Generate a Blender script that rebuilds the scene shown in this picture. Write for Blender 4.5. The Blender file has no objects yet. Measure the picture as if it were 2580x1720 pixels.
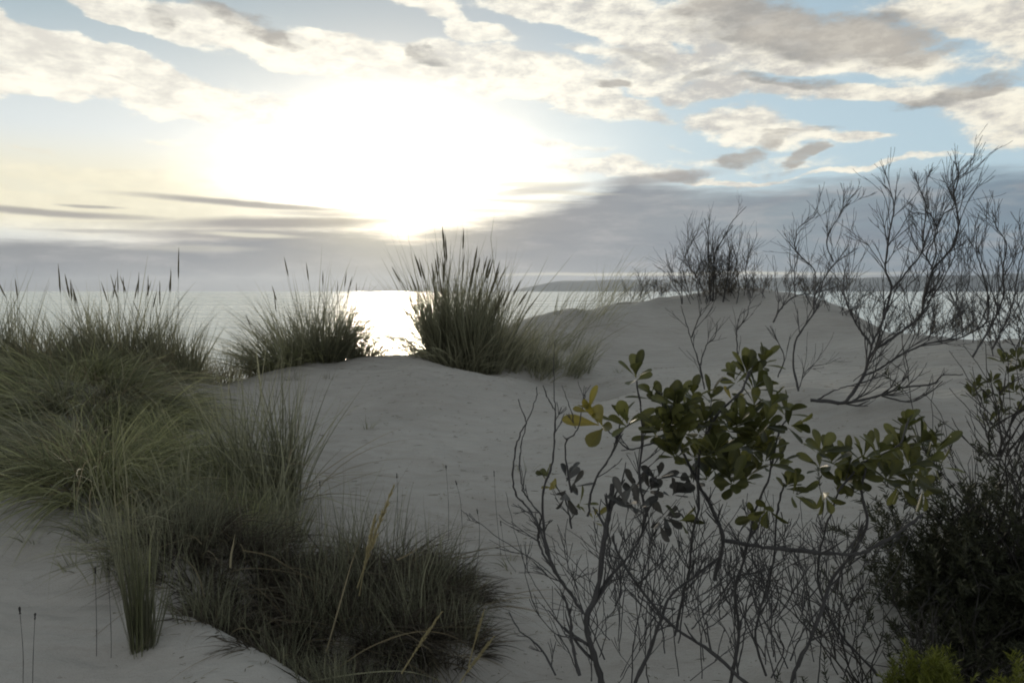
import bpy, math, random
import numpy as np
from math import radians as R, sin, cos, tan, atan2, asin, pi, sqrt

# ------------------------------------------------------------------ camera
S = bpy.context.scene
COL = S.collection
F, CX, CY, HZ = 2025.0, 1290.0, 860.0, 733.0      # focal length and centre in photo pixels; horizon row
PITCH = math.atan((CY - HZ) / F)
EYE = np.array([0.0, 0.0, 6.0])
cam = bpy.data.cameras.new('camera'); camo = bpy.data.objects.new('camera', cam); COL.objects.link(camo)
cam.sensor_width = 36; cam.lens = 36 * F / 2580; cam.clip_end = 60000; cam.clip_start = 0.05
camo.location = EYE; camo.rotation_euler = (pi / 2 - PITCH, 0, 0)
cam.dof.use_dof = False
S.camera = camo
FWD = np.array([0, cos(PITCH), -sin(PITCH)]); UP = np.array([0, sin(PITCH), cos(PITCH)])

def ray(px, py):
    return np.array([1.0, 0, 0]) * (px - CX) + FWD * F + UP * (CY - py)
def P(px, py, Y):
    "the point seen at a photo pixel, Y metres out to sea from the camera"
    d = ray(px, py); return EYE + d * (Y / d[1])
def sky_uv(px, py):
    d = ray(px, py); d = d / np.linalg.norm(d)
    return atan2(d[0], d[1]) * F / 1000, asin(d[2]) * F / 1000

# ------------------------------------------------------------------ sun, sky
SUN_PX = (985, 430)
sd = ray(*SUN_PX); sd = sd / np.linalg.norm(sd)
SUN_AZ, SUN_EL = atan2(sd[0], sd[1]), asin(sd[2])
sun = bpy.data.lights.new('sun', 'SUN'); suno = bpy.data.objects.new('sun', sun); COL.objects.link(suno)
sun.energy = 1.3; sun.angle = R(6); sun.color = (1.0, 0.87, 0.68)
suno.rotation_euler = (pi / 2 - SUN_EL, 0, pi - SUN_AZ)

S.view_settings.view_transform = 'Standard'; S.view_settings.look = 'None'
S.view_settings.gamma = 1; S.view_settings.exposure = 0.0
S.cycles.filter_width = 1.9
S.cycles.max_bounces = 4; S.cycles.diffuse_bounces = 3; S.cycles.transparent_max_bounces = 4
S.cycles.adaptive_threshold = .02
S.cycles.use_denoising = True

def lin(r, g, b):
    f = lambda c: (c / 255 / 12.92) if c / 255 <= .04045 else ((c / 255 + .055) / 1.055) ** 2.4
    return (f(r), f(g), f(b), 1)

class NT:
    def __init__(s, tree): s.t = tree; s.n = tree.nodes; s.l = tree.links; s.n.clear()
    def new(s, typ, **kw):
        x = s.n.new(typ)
        for k, v in kw.items(): setattr(x, k, v)
        return x
    def put(s, sock, v):
        if isinstance(v, bpy.types.NodeSocket): s.l.new(v, sock)
        elif v is not None: sock.default_value = v
    def math(s, op, a, b=None, c=None, clamp=False):
        x = s.new('ShaderNodeMath', operation=op, use_clamp=clamp)
        s.put(x.inputs[0], a); s.put(x.inputs[1], b)
        if c is not None: s.put(x.inputs[2], c)
        return x.outputs[0]
    def smooth(s, v, a, b, lo=0.0, hi=1.0):
        x = s.new('ShaderNodeMapRange', interpolation_type='SMOOTHSTEP')
        s.put(x.inputs[0], v)
        for i, q in enumerate((a, b, lo, hi)): x.inputs[i + 1].default_value = q
        return x.outputs[0]
    def mix(s, f, a, b, mode='MIX'):
        x = s.new('ShaderNodeMix', data_type='RGBA', blend_type=mode)
        s.put(x.inputs[0], f); s.put(x.inputs[6], a); s.put(x.inputs[7], b)
        return x.outputs[2]
    def noise(s, vec, scale, detail=4, rough=.5, dist=0, color=False):
        x = s.new('ShaderNodeTexNoise')
        s.put(x.inputs['Vector'], vec); x.inputs['Scale'].default_value = scale
        x.inputs['Detail'].default_value = detail; x.inputs['Roughness'].default_value = rough
        x.inputs['Distortion'].default_value = dist
        return x.outputs['Color'] if color else x.outputs['Fac']
    def mapping(s, vec, scale=(1, 1, 1), loc=(0, 0, 0), rot=(0, 0, 0), typ='POINT'):
        x = s.new('ShaderNodeMapping', vector_type=typ); s.put(x.inputs[0], vec)
        x.inputs['Location'].default_value = loc; x.inputs['Rotation'].default_value = rot
        x.inputs['Scale'].default_value = scale
        return x.outputs[0]
    def vmath(s, op, a, b=None, sc=None):
        x = s.new('ShaderNodeVectorMath', operation=op); s.put(x.inputs[0], a)
        if b is not None: s.put(x.inputs[1], b)
        if sc is not None: s.put(x.inputs['Scale'], sc)
        return x.outputs['Value'] if op in ('LENGTH', 'DOT_PRODUCT') else x.outputs[0]
    def ramp(s, f, stops, interp='LINEAR'):
        x = s.new('ShaderNodeValToRGB'); s.put(x.inputs[0], f)
        cr = x.color_ramp; cr.interpolation = interp
        while len(cr.elements) < len(stops): cr.elements.new(.5)
        for e, (p, c) in zip(cr.elements, stops):
            e.position = p; e.color = c if hasattr(c, '__len__') else (c, c, c, 1)
        return x.outputs[0]

def build_world():
    w = bpy.data.worlds.new("World"); S.world = w; w.use_nodes = True
    T = NT(w.node_tree)
    out = T.new('ShaderNodeOutputWorld'); bg = T.new('ShaderNodeBackground')
    T.l.new(bg.outputs[0], out.inputs[0])
    d = T.new('ShaderNodeTexCoord').outputs['Generated']
    sep = T.new('ShaderNodeSeparateXYZ'); T.l.new(d, sep.inputs[0])
    az = T.math('ARCTAN2', sep.outputs[0], sep.outputs[1])
    el = T.math('ARCSINE', sep.outputs[2])
    U = T.math('MULTIPLY', az, F / 1000); V = T.math('MULTIPLY', el, F / 1000)
    cb = T.new('ShaderNodeCombineXYZ'); T.put(cb.inputs[0], U); T.put(cb.inputs[1], V)
    uv = cb.outputs[0]
    # uneven cloud edges: warp the sky coordinates with noise
    wn = T.noise(T.mapping(uv, (1, 2.2, 1)), 3.2, 5, .55, color=True)
    wv = T.vmath('MULTIPLY', T.vmath('SUBTRACT', wn, (.5, .5, .5)), (.34, .13, 0))
    wuv = T.vmath('ADD', uv, wv)
    n1 = T.noise(T.mapping(uv, (1, 2.6, 1), rot=(0, 0, .12)), 5.0, 9, .62)
    n3 = T.noise(T.mapping(uv, (1, 2.2, 1), loc=(1, 4, 0), rot=(0, 0, .1)), 16.0, 6, .65)
    n2 = T.noise(T.mapping(uv, (1, 3.2, 1), loc=(3, 1, 0), rot=(0, 0, .15)), 2.6, 7, .6)
    prev = [None]
    def blobs(lst, vec=wuv):
        acc = None
        for (px, py, rx, ry, rot, amt) in lst:
            u, v = sky_uv(px, py)
            # each step waits for the one before it, which keeps the shader small
            if prev[0] is not None:
                cv = T.new('ShaderNodeVectorMath', operation='MULTIPLY_ADD'); T.put(cv.inputs[0], prev[0]); cv.inputs[1].default_value = (1e-7,) * 3; T.put(cv.inputs[2], vec); v_ = cv.outputs[0]
            else: v_ = vec
            m = T.mapping(v_, (rx / 1000, ry / 1000, 1), (u, v, 0), (0, 0, R(rot)), 'TEXTURE')
            x = T.new('ShaderNodeMapRange', interpolation_type='SMOOTHSTEP')
            T.put(x.inputs[0], T.vmath('LENGTH', m))
            for i, q in enumerate((1.35, 0.35, 0, amt)): x.inputs[i + 1].default_value = q
            acc = x.outputs[0] if acc is None else T.math('MAXIMUM', acc, x.outputs[0])
            prev[0] = acc
        return acc
    # clear sky
    nish = T.new('ShaderNodeTexSky', sky_type='NISHITA', sun_disc=False)
    nish.sun_elevation = SUN_EL; nish.sun_rotation = SUN_AZ; nish.altitude = 5
    nish.dust_density = 1.5
    nsk = T.vmath('SCALE', nish.outputs[0], sc=0.1)
    blue = T.ramp(T.math('MULTIPLY_ADD', U, .35, .5), [(0.0, lin(165, 186, 194)), (.1, lin(142, 170, 184)), (.45, lin(160, 178, 192)), (.75, lin(168, 194, 210)), (1, lin(150, 176, 196))])
    blue = T.mix(T.smooth(V, .30, .75), T.mix(T.smooth(U, -.3, .6), lin(224, 233, 236), lin(186, 212, 226)), blue)
    clear = T.mix(.1, blue, nsk)
    # sun glow spread by thin cloud and moist air
    sdv = (float(sd[0]), float(sd[1]), float(sd[2]))
    dot = T.vmath('DOT_PRODUCT', T.vmath('NORMALIZE', d), sdv)
    ang = T.math('MULTIPLY', T.math('ARCCOSINE', T.math('MINIMUM', dot, .99999)), 180 / pi)
    su, sv = sky_uv(*SUN_PX)
    gd = T.vmath('LENGTH', T.mapping(wuv, (1.5, .66, 1), (su, sv, 0), typ='TEXTURE'))
    glow = T.math('EXPONENT', T.math('MULTIPLY', T.math('MULTIPLY', gd, gd), -24.0))
    glow2 = T.math('EXPONENT', T.math('MULTIPLY', T.math('MULTIPLY', gd, gd), -4.0))
    glow3 = T.math('EXPONENT', T.math('MULTIPLY', T.math('MULTIPLY', gd, gd), -62.0))
    core = T.math('EXPONENT', T.math('MULTIPLY', T.math('MULTIPLY', ang, ang), -.06))
    # cream clouds
    cream = blobs([
        (150, 140, 420, 60, -9, 1.35), (380, 215, 430, 52, -7, 1.35), (600, 245, 250, 40, 0, 1.1), (60, 215, 330, 45, -2, 1.3), (300, 20, 260, 45, -12, 1.25), (620, 95, 330, 42, -10, 1.3),
        (1000, 125, 330, 42, -6, 1), (1250, 185, 360, 55, -8, 1), (1090, 15, 120, 40, -10, .9), (1190, 88, 110, 30, -12, 1), (1480, 255, 260, 35, -8, .9),
        (1450, 30, 290, 70, -6, 1), (1750, 90, 420, 95, -6, 1), (2100, 120, 420, 90, -6, 1), (2480, 60, 300, 110, -10, .9), (1540, 130, 200, 35, -10, .9),
        (1750, 215, 330, 35, -4, .9), (1700, 175, 300, 50, -2, .8), (2250, 235, 330, 32, -6, .95), (2500, 285, 200, 70, -20, 1), (1900, 315, 180, 45, -12, 1), (2120, 352, 140, 18, -8, .9),
        (1700, 345, 80, 15, -14, .7), (2560, 355, 80, 30, 0, .9), (440, 345, 100, 14, 0, .55), (60, 370, 90, 8, 0, .6), (1500, 415, 260, 32, -4, .9), (1320, 350, 260, 18, -6, .6),
        (200, 520, 700, 60, 0, .9), (500, 470, 600, 40, -3, .7), (1860, 448, 160, 10, 0, 1), (2200, 425, 260, 8, 3, .7),
        (1900, 405, 200, 25, -5, .5)])
    holes = blobs([(300, 85, 190, 26, -20, 1.3), (60, 20, 90, 40, -20, 1), (880, 40, 200, 40, -10, 1.6), (150, 290, 300, 28, 0, .8), (1420, 95, 160, 24, -12, 1), (1730, 100, 45, 14, -10, .8), (2330, 95, 130, 32, -25, 1),
                   (2240, 300, 260, 42, -6, .8), (1640, 325, 120, 35, -14, .7), (2060, 193, 170, 16, -4, .7), (1250, 60, 60, 25, -20, .7)], wuv)
    far = T.smooth(T.math('ABSOLUTE', U), 1.45, 1.9)
    high = T.smooth(V, .78, 1.0)
    away = T.math('MAXIMUM', far, high)
    cm = T.math('ADD', T.math('SUBTRACT', cream, T.math('MULTIPLY', holes, .65)), T.math('MULTIPLY', away, .42))
    cm = T.math('ADD', cm, T.math('MULTIPLY', T.math('SUBTRACT', n3, .5), .7))
    cm = T.math('ADD', cm, T.math('MULTIPLY', T.math('SUBTRACT', n1, .5), 1.3))
    cm = T.math('ADD', T.math('MULTIPLY', T.smooth(cm, .32, .68), .6), T.math('MULTIPLY', T.smooth(cm, .1, .95), .4))
    shade = T.math('ADD', T.math('MULTIPLY', n2, .5), T.math('MULTIPLY', n3, .5))
    ccol = T.mix(T.smooth(shade, .38, .60), T.mix(T.smooth(U, -.5, .5), lin(226, 222, 212), lin(196, 194, 190)), (1.08, 1.04, .90, 1))
    ccol = T.mix(T.smooth(U, -.2, 1.4, 0, .75), ccol, T.mix(T.smooth(shade, .38, .60), lin(205, 200, 192), (1.0, .94, .78, 1)))
    sky = T.mix(cm, clear, ccol)
    # grey undersides
    grey = blobs([(640, 62, 190, 24, -11, .85), (390, 30, 60, 45, -45, .7), (1095, 140, 100, 20, -22, .8), (2050, 75, 330, 70, -8, 1), (1880, 25, 230, 40, -5, .85), (2220, 130, 220, 28, -8, .8),
                  (1540, 218, 65, 16, -4, .95), (1860, 392, 60, 28, 10, .95), (2005, 392, 40, 26, 20, .9), (1930, 348, 60, 16, 20, .7), (2430, 225, 190, 24, 8, .85), (1620, 148, 120, 24, -8, .65), (2020, 330, 110, 9, -4, .7),
                  (1830, 165, 130, 20, 10, .65), (1960, 205, 140, 18, -10, .75), (330, 218, 90, 8, -6, .5), (40, 125, 120, 16, -10, .45), (1700, 435, 90, 25, 0, .8), (1960, 430, 90, 14, 0, .6)])
    gm = T.smooth(T.math('ADD', T.math('ADD', grey, T.math('MULTIPLY', away, .25)), T.math('ADD', T.math('MULTIPLY', T.math('SUBTRACT', n1, .5), 1.5), T.math('MULTIPLY', T.math('SUBTRACT', n3, .5), .8))), .32, .95)
    gm = T.math('MULTIPLY', gm, T.smooth(n3, .25, .6, .55, 1.0))
    sky = T.mix(T.math('MULTIPLY', gm, .9), sky, T.mix(T.smooth(n2, .35, .65), lin(142, 142, 142), lin(178, 172, 164)))
    # warm band low on the left
    warm = T.math('MULTIPLY', T.smooth(V, .37, .24), T.smooth(V, .10, .18))
    sky = T.mix(T.math('MULTIPLY', warm, T.smooth(U, .3, -.4, 0, .75)), sky, lin(246, 237, 205))
    # add sunlight spread through it
    sky = T.vmath('ADD', sky, T.vmath('MULTIPLY', T.mix(1, (0, 0, 0, 1), (1, .97, .90, 1)), T.mix(glow, (0, 0, 0, 1), (.95, .92, .86, 1))))
    sky = T.vmath('ADD', sky, T.mix(glow2, (0, 0, 0, 1), (.08, .078, .07, 1)))
    sky = T.vmath('ADD', sky, T.mix(glow3, (0, 0, 0, 1), (6, 5.6, 4.9, 1)))
    sky = T.vmath('ADD', sky, T.mix(core, (0, 0, 0, 1), (1.6, 1.45, 1.1, 1)))
    # low slate cloud bank: top edge follows the azimuth
    def el_of(px, py): return sky_uv(px, py)[1]
    edge_pts = [(0, 592), (300, 585), (560, 572), (700, 552), (850, 548), (930, 570), (1000, 588), (1080, 572), (1250, 545), (1400, 505), (1500, 470), (1580, 436), (1640, 445), (1740, 464), (1860, 466), (2080, 450), (2300, 426), (2579, 418)]
    stops = [((sky_uv(a, b)[0] + 1.5) / 3, el_of(a, b)) for a, b in edge_pts]
    edge = T.ramp(T.math('MULTIPLY_ADD', T.math('ADD', U, T.math('MULTIPLY', T.math('SUBTRACT', n2, .5), .25)), 1 / 3, .5), stops)
    es = T.new('ShaderNodeSeparateColor'); T.put(es.inputs[0], edge); ev = es.outputs[0]
    wy = T.new('ShaderNodeSeparateXYZ'); T.put(wy.inputs[0], T.vmath('ADD', uv, T.vmath('SCALE', wv, sc=.4)))
    ns = T.noise(T.mapping(uv, (1, 9, 1)), 4.0, 6, .6)
    dv = T.math('SUBTRACT', T.math('ADD', ev, T.math('MULTIPLY', T.math('SUBTRACT', ns, .5), .085)), wy.outputs[1])
    bank = T.smooth(dv, -.014, .042)
    bcol = T.ramp(T.math('MULTIPLY_ADD', U, 1 / 3, .5), [(.08, lin(150, 149, 148)), (.3, lin(144, 144, 147)), (.42, lin(158, 152, 146)), (.55, lin(148, 149, 153)), (.72, lin(142, 154, 162)), (.86, lin(128, 145, 158)), (.95, lin(114, 131, 147))])
    lowf = T.smooth(V, .20, .015)
    bcol = T.mix(T.math('MULTIPLY', lowf, .55), bcol, T.mix(T.smooth(U, -.2, 1.2), lin(128, 134, 144), lin(118, 136, 152)))
    puff = T.smooth(T.noise(T.mapping(uv, (1, 4, 1)), 6.0, 6, .6), .46, .68, 0, .5)
    bcol = T.mix(puff, bcol, lin(182, 180, 180))
    pud = T.noise(T.mapping(uv, (1, 5, 1), loc=(5, 2, 0)), 3.0, 5, .55)
    bcol = T.mix(T.smooth(pud, .46, .68, 0, .5), bcol, lin(120, 126, 138))
    bcol = T.mix(T.math('MULTIPLY', core, 1), bcol, lin(255, 250, 225))
    bg2 = T.math('EXPONENT', T.math('MULTIPLY', T.math('MULTIPLY', ang, ang), -.022))
    bcol = T.mix(T.math('MULTIPLY', bg2, .55), bcol, lin(236, 226, 196))
    sky = T.mix(T.math('MULTIPLY', bank, .97), sky, bcol)
    # thin dark streaks above the bank and bright slots in it
    def streaks(lst):
        return blobs(lst, T.vmath('ADD', uv, T.vmath('MULTIPLY', wv, (.7, .12, 0))))
    st = streaks([(120, 534, 230, 9, -2, .8), (250, 520, 60, 4, -2, .7), (640, 516, 270, 9, -3, .85), (700, 562, 330, 15, 2, .9), (300, 583, 150, 5, 0, .5), (560, 590, 230, 14, 1, .7), (830, 540, 160, 10, -1, .6), (1180, 530, 130, 8, 0, .5), (1350, 480, 150, 12, 6, .5), (1640, 450, 170, 14, 4, .6)])
    sky = T.mix(st, sky, T.mix(T.math('MULTIPLY', bg2, .7), lin(156, 151, 150), lin(220, 205, 170)))
    br = streaks([(620, 592, 140, 6, -1, .9), (480, 625, 150, 9, 0, .35), (1700, 690, 560, 5, 0, .75), (1980, 700, 260, 6, 0, .35), (1280, 505, 160, 5, -2, .7), (1420, 485, 110, 5, -3, .6), (1300, 465, 160, 8, 0, .6)])
    sky = T.mix(br, sky, lin(232, 226, 205))
    # plainer sky: raised behind to light camera-facing slopes, dimmer blue grey high above
    back = T.smooth(T.math('ABSOLUTE', U), 1.7, 3.4)
    sky = T.mix(T.math('MULTIPLY', back, .8), sky, T.mix(cm, lin(178, 183, 190), lin(200, 199, 195)))
    sky = T.mix(T.smooth(V, .9, 2.2, 0, .85), sky, T.mix(cm, lin(140, 150, 162), lin(178, 178, 175)))
    T.put(bg.inputs[0], sky)
    bg.inputs[1].default_value = 1.0
build_world()

# ------------------------------------------------------------------ helpers
rnd = random.Random(11); rg = np.random.default_rng(7)
def tag(o, label=None, cat=None, group=None, kind=None):
    if label: o['label'] = label
    if cat: o['category'] = cat
    if group: o['group'] = group
    if kind: o['kind'] = kind
    return o
def empty(name, loc, label, cat, group=None):
    o = bpy.data.objects.new(name, None); COL.objects.link(o); o.location = [float(v) for v in loc]
    o.empty_display_size = .1
    return tag(o, label, cat, group)
class MB:
    "collects geometry in world space; build() links it as one mesh object"
    def __init__(s): s.v = []; s.f = []; s.c = []; s.n = 0; s.smooth = True
    def add(s, V, Fq, C=None):
        V = np.asarray(V, float).reshape(-1, 3); Fq = np.asarray(Fq, int)
        s.v.append(V); s.f.append(Fq + s.n); s.n += len(V)
        s.c.append(np.asarray(C, float) if C is not None else np.full(len(V), .5))
    def build(s, name, mat, parent=None, origin=None):
        V = np.concatenate(s.v); Fq = np.concatenate(s.f); C = np.concatenate(s.c)
        off = np.zeros(3)
        if parent is not None: off = np.array(parent.matrix_world.translation if False else parent.location)
        elif origin is not None: off = np.array(origin, float)
        me = bpy.data.meshes.new(name)
        k = Fq.shape[1]
        me.vertices.add(len(V)); me.vertices.foreach_set('co', (V - off).astype(np.float32).ravel())
        me.loops.add(Fq.size); me.loops.foreach_set('vertex_index', Fq.astype(np.int32).ravel())
        me.polygons.add(len(Fq)); me.polygons.foreach_set('loop_start', np.arange(0, Fq.size, k, dtype=np.int32))
        me.polygons.foreach_set('use_smooth', np.full(len(Fq), s.smooth))
        me.update(calc_edges=True)
        a = me.attributes.new('tint', 'FLOAT', 'POINT'); a.data.foreach_set('value', C.astype(np.float32))
        me.materials.append(mat)
        o = bpy.data.objects.new(name, me); COL.objects.link(o)
        if parent is not None: o.parent = parent
        elif origin is not None: o.location = [float(q) for q in origin]
        return o

# ------------------------------------------------------------------ materials
def mat_new(name):
    m = bpy.data.materials.new(name); m.use_nodes = True
    T = NT(m.node_tree); out = T.new('ShaderNodeOutputMaterial')
    return m, T, out
def mat_plant(name, dark, light, rough=.6, trans=.3, scale=8, spec=.3):
    m, T, out = mat_new(name)
    b = T.new('ShaderNodeBsdfPrincipled'); tr = T.new('ShaderNodeBsdfTranslucent'); mx = T.new('ShaderNodeMixShader')
    at = T.new('ShaderNodeAttribute', attribute_name='tint')
    pos = T.new('ShaderNodeTexCoord').outputs['Object']
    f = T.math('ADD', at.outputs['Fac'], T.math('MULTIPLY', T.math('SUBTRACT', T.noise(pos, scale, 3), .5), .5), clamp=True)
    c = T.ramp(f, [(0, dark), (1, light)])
    T.put(b.inputs['Base Color'], c); b.inputs['Roughness'].default_value = rough
    b.inputs['Specular IOR Level'].default_value = spec
    T.put(tr.inputs[0], T.mix(.3, c, light))
    mx.inputs[0].default_value = trans
    T.l.new(b.outputs[0], mx.inputs[1]); T.l.new(tr.outputs[0], mx.inputs[2]); T.l.new(mx.outputs[0], out.inputs[0])
    return m
M = {}
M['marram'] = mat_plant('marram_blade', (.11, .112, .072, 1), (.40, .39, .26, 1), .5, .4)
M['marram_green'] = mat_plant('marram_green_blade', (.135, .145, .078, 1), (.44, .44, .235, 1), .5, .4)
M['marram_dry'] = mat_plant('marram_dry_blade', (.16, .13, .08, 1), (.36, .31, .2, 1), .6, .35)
M['marram_dark'] = mat_plant('marram_dark_blade', (.05, .043, .032, 1), (.18, .155, .112, 1), .6, .35)
M['seed'] = mat_plant('seed_head_straw', (.085, .078, .05, 1), (.26, .23, .15, 1), .8, .2, 40)
M['seed_pale'] = mat_plant('seed_head_pale', (.24, .2, .1, 1), (.48, .42, .24, 1), .8, .3, 40)
M['bark'] = mat_plant('grey_bark', (.035, .034, .035, 1), (.11, .105, .10, 1), .8, 0, 30)
M['bark_dark'] = mat_plant('dark_bark', (.025, .023, .022, 1), (.075, .068, .06, 1), .85, 0, 30)
M['leaf'] = mat_plant('leathery_leaf', (.030, .034, .010, 1), (.125, .13, .038, 1), .45, .42, 14, .4)
M['leaf_yellow'] = mat_plant('yellowing_leaf', (.10, .095, .02, 1), (.30, .25, .05, 1), .45, .35, 25, .5)
M['leaf_grey'] = mat_plant('greyish_leaf', (.035, .035, .032, 1), (.10, .095, .085, 1), .55, .2, 14, .4)
M['needle'] = mat_plant('fine_green_leaf', (.07, .085, .012, 1), (.20, .22, .04, 1), .5, .4, 10)
M['needle_dark'] = mat_plant('fine_dark_leaf', (.02, .023, .013, 1), (.07, .075, .04, 1), .6, .25, 10)

def mat_sand():
    m, T, out = mat_new('dune_sand')
    b = T.new('ShaderNodeBsdfPrincipled'); T.l.new(b.outputs[0], out.inputs[0])
    pos = T.new('ShaderNodeNewGeometry').outputs['Position']
    big = T.noise(pos, .9, 5, .55); mid = T.noise(T.mapping(pos, (1, 2.5, 1)), 4, 6, .6); fine = T.noise(pos, 260, 2, .6)
    f = T.math('ADD', T.math('MULTIPLY', big, .6), T.math('MULTIPLY', mid, .4))
    c = T.ramp(f, [(.3, (.325, .306, .27, 1)), (.55, (.405, .385, .345, 1)), (.75, (.465, .445, .40, 1))])
    c = T.mix(T.smooth(fine, .42, .7, 0, .22), c, (.20, .175, .15, 1))
    # scattered fragments of dry plant litter
    lit = T.noise(T.mapping(pos, (1, 1.6, 1)), 34, 3, .75)
    c = T.mix(T.smooth(lit, .66, .74, 0, .6), c, (.12, .10, .075, 1))
    T.put(b.inputs['Base Color'], c); b.inputs['Roughness'].default_value = .95
    b.inputs['Specular IOR Level'].default_value = .15
    wv = T.new('ShaderNodeTexWave', bands_direction='Y'); T.put(wv.inputs[0], T.mapping(pos, (.5, 1, 1), rot=(0, 0, .35)))
    wv.inputs['Scale'].default_value = 3.4; wv.inputs['Distortion'].default_value = 9; wv.inputs['Detail'].default_value = 3; wv.inputs['Detail Scale'].default_value = .7
    h = T.math('ADD', T.math('MULTIPLY', wv.outputs['Fac'], .16), T.math('ADD', T.math('MULTIPLY', mid, .8), T.math('MULTIPLY', fine, .05)))
    bp = T.new('ShaderNodeBump'); bp.inputs['Distance'].default_value = .06; bp.inputs['Strength'].default_value = .8
    T.put(bp.inputs['Height'], h); T.l.new(bp.outputs[0], b.inputs['Normal'])
    return m
M['sand'] = mat_sand()
def mat_sea():
    m, T, out = mat_new('sea_water')
    b = T.new('ShaderNodeBsdfPrincipled'); T.l.new(b.outputs[0], out.inputs[0])
    pos = T.new('ShaderNodeNewGeometry').outputs['Position']
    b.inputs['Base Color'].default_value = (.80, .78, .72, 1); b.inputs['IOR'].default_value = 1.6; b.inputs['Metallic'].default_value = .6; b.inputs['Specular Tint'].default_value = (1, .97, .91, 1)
    T.put(b.inputs['Roughness'], T.smooth(T.noise(T.mapping(pos, (.004, .06, 1)), 1.0, 4, .6), .38, .62, .16, .30))
    chop = T.noise(T.mapping(pos, (.5, 1.3, 1)), 1.3, 6, .65); swell = T.noise(T.mapping(pos, (.012, .09, 1)), 1.0, 4, .55)
    facet = T.noise(T.mapping(pos, (.35, 1.1, 1)), 1.6, 4, .6, color=True)
    fn = T.vmath('MULTIPLY', T.vmath('SUBTRACT', facet, (.5, .5, .5)), (.7, .6, 0))
    fn = T.vmath('ADD', fn, (0, -.17, 0))      # wave fronts roll towards the shore
    h = T.math('ADD', T.math('MULTIPLY', chop, .22), T.math('MULTIPLY', swell, 1.6))
    bp = T.new('ShaderNodeBump'); bp.inputs['Distance'].default_value = .5; bp.inputs['Strength'].default_value = .8
    T.put(bp.inputs['Height'], h); T.put(b.inputs['Normal'], T.vmath('NORMALIZE', T.vmath('ADD', bp.outputs[0], fn)))
    return m
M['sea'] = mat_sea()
def mat_hill():
    m, T, out = mat_new('wooded_far_coast')
    b = T.new('ShaderNodeBsdfPrincipled'); T.l.new(b.outputs[0], out.inputs[0])
    pos = T.new('ShaderNodeNewGeometry').outputs['Position']
    T.put(b.inputs['Base Color'], T.ramp(T.noise(pos, .004, 5), [(.35, (.035, .05, .05, 1)), (.65, (.07, .085, .075, 1))]))
    b.inputs['Roughness'].default_value = .95
    return m
M['hill'] = mat_hill()

# ------------------------------------------------------------------ terrain
CTRL = [  # photo px, py, metres out
    (-200, 960, 5.6), (100, 965, 5.6), (370, 955, 5.8), (480, 960, 6.0), (570, 965, 6.1), (660, 940, 6.15), (780, 905, 6.3), (890, 892, 6.4), (985, 892, 6.45),
    (1080, 910, 6.4), (1200, 945, 6.2), (1300, 985, 5.9), (1400, 1030, 5.5), (1130, 878, 7.0), (1250, 905, 7.1), (1370, 935, 7.2),
    (1500, 796, 10.3), (1570, 778, 10.8), (1680, 770, 11), (1850, 768, 11), (2020, 770, 10.6), (2120, 786, 10.0), (2200, 822, 9.0), (2300, 850, 7.8), (2450, 860, 7.0), (2700, 870, 6.8),
    (1210, 832, 8.6), (1300, 818, 9.2), (1400, 806, 9.8), (1350, 860, 8.4), (1230, 868, 7.9), (1620, 771, 11), (1950, 768, 10.9), (1560, 850, 8.6), (1800, 850, 8.6), (2000, 860, 8.2), (1500, 945, 7.2), (1700, 960, 6.3), (1900, 955, 6.2), (2060, 1010, 4.9), (2180, 960, 5.4), (2350, 960, 5.3), (2550, 960, 5.1),
    (850, 960, 5.75), (700, 1010, 5.5), (1000, 1050, 5.2), (850, 1150, 4.6), (1100, 1200, 4.35), (1300, 1150, 4.6), (1300, 1300, 3.9), (1400, 1450, 3.4), (1200, 1500, 3.2),
    (1700, 1200, 4.2), (1700, 1450, 3.3), (2000, 1200, 4.0), (2000, 1450, 3.2), (2400, 1200, 3.8), (2400, 1450, 3.1), (1400, 1720, 2.8), (2000, 1720, 2.7), (2500, 1720, 2.6),
    (400, 1020, 5.3), (560, 1050, 5.1), (520, 1180, 4.3), (200, 1040, 5.0), (0, 1040, 4.9), (150, 1200, 3.9), (300, 1330, 3.3), (50, 1330, 3.2), (100, 1500, 2.75), (50, 1720, 2.3),
    (300, 1720, 2.33), (380, 1480, 2.75), (-200, 1400, 3.0),
    (430, 1512, 2.70), (520, 1556, 2.60), (620, 1606, 2.5), (700, 1650, 2.42), (810, 1725, 2.3), (900, 1790, 2.2),   # lip of the near sand
    (620, 1480, 3.0), (800, 1560, 2.85), (950, 1640, 2.75), (1050, 1450, 3.3), (800, 1350, 3.6), (600, 1350, 3.6), (1050, 1720, 2.65)]
pts = [P(*c) for c in CTRL]
for (x, y, z) in [(-5, 8, 4.7), (-3, 7.6, 4.8), (-1.2, 8.2, 4.7), (-.5, 9.5, 4.7), (0.2, 12, 4.5), (-7, 7, 4.6), (2, 13.5, 4.8), (5, 13, 4.6), (5, 10, 4.6), (8, 9, 4.5), (9, 6, 5.0), (-3, 12, 3.6), (-8, 12, 3.6), (-9, 5, 4.9),
                  (0, 0, 4.45), (-3, 0, 4.5), (3, 0, 4.5), (0, -3, 4.5), (-5, -4, 4.7), (5, -4, 4.6), (1.2, 1.6, 4.5), (-1, 1.4, 4.72), (7, 2, 4.7), (-7, 2, 4.8), (0, 14, 4.0), (9, 12, 4.2), (0, -7, 4.4), (-9, -7, 4.5), (9, -7, 4.5),
                  (-.5, 6.85, 5.36), (-.15, 6.75, 5.30), (.15, 6.6, 5.22), (.35, 6.4, 5.12),
                  (-.98, 2.98, 4.70), (-.66, 2.72, 4.66), (-.35, 2.52, 4.62)]:
    pts.append(np.array([x, y, z], float))
pts = np.array(pts)
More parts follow.
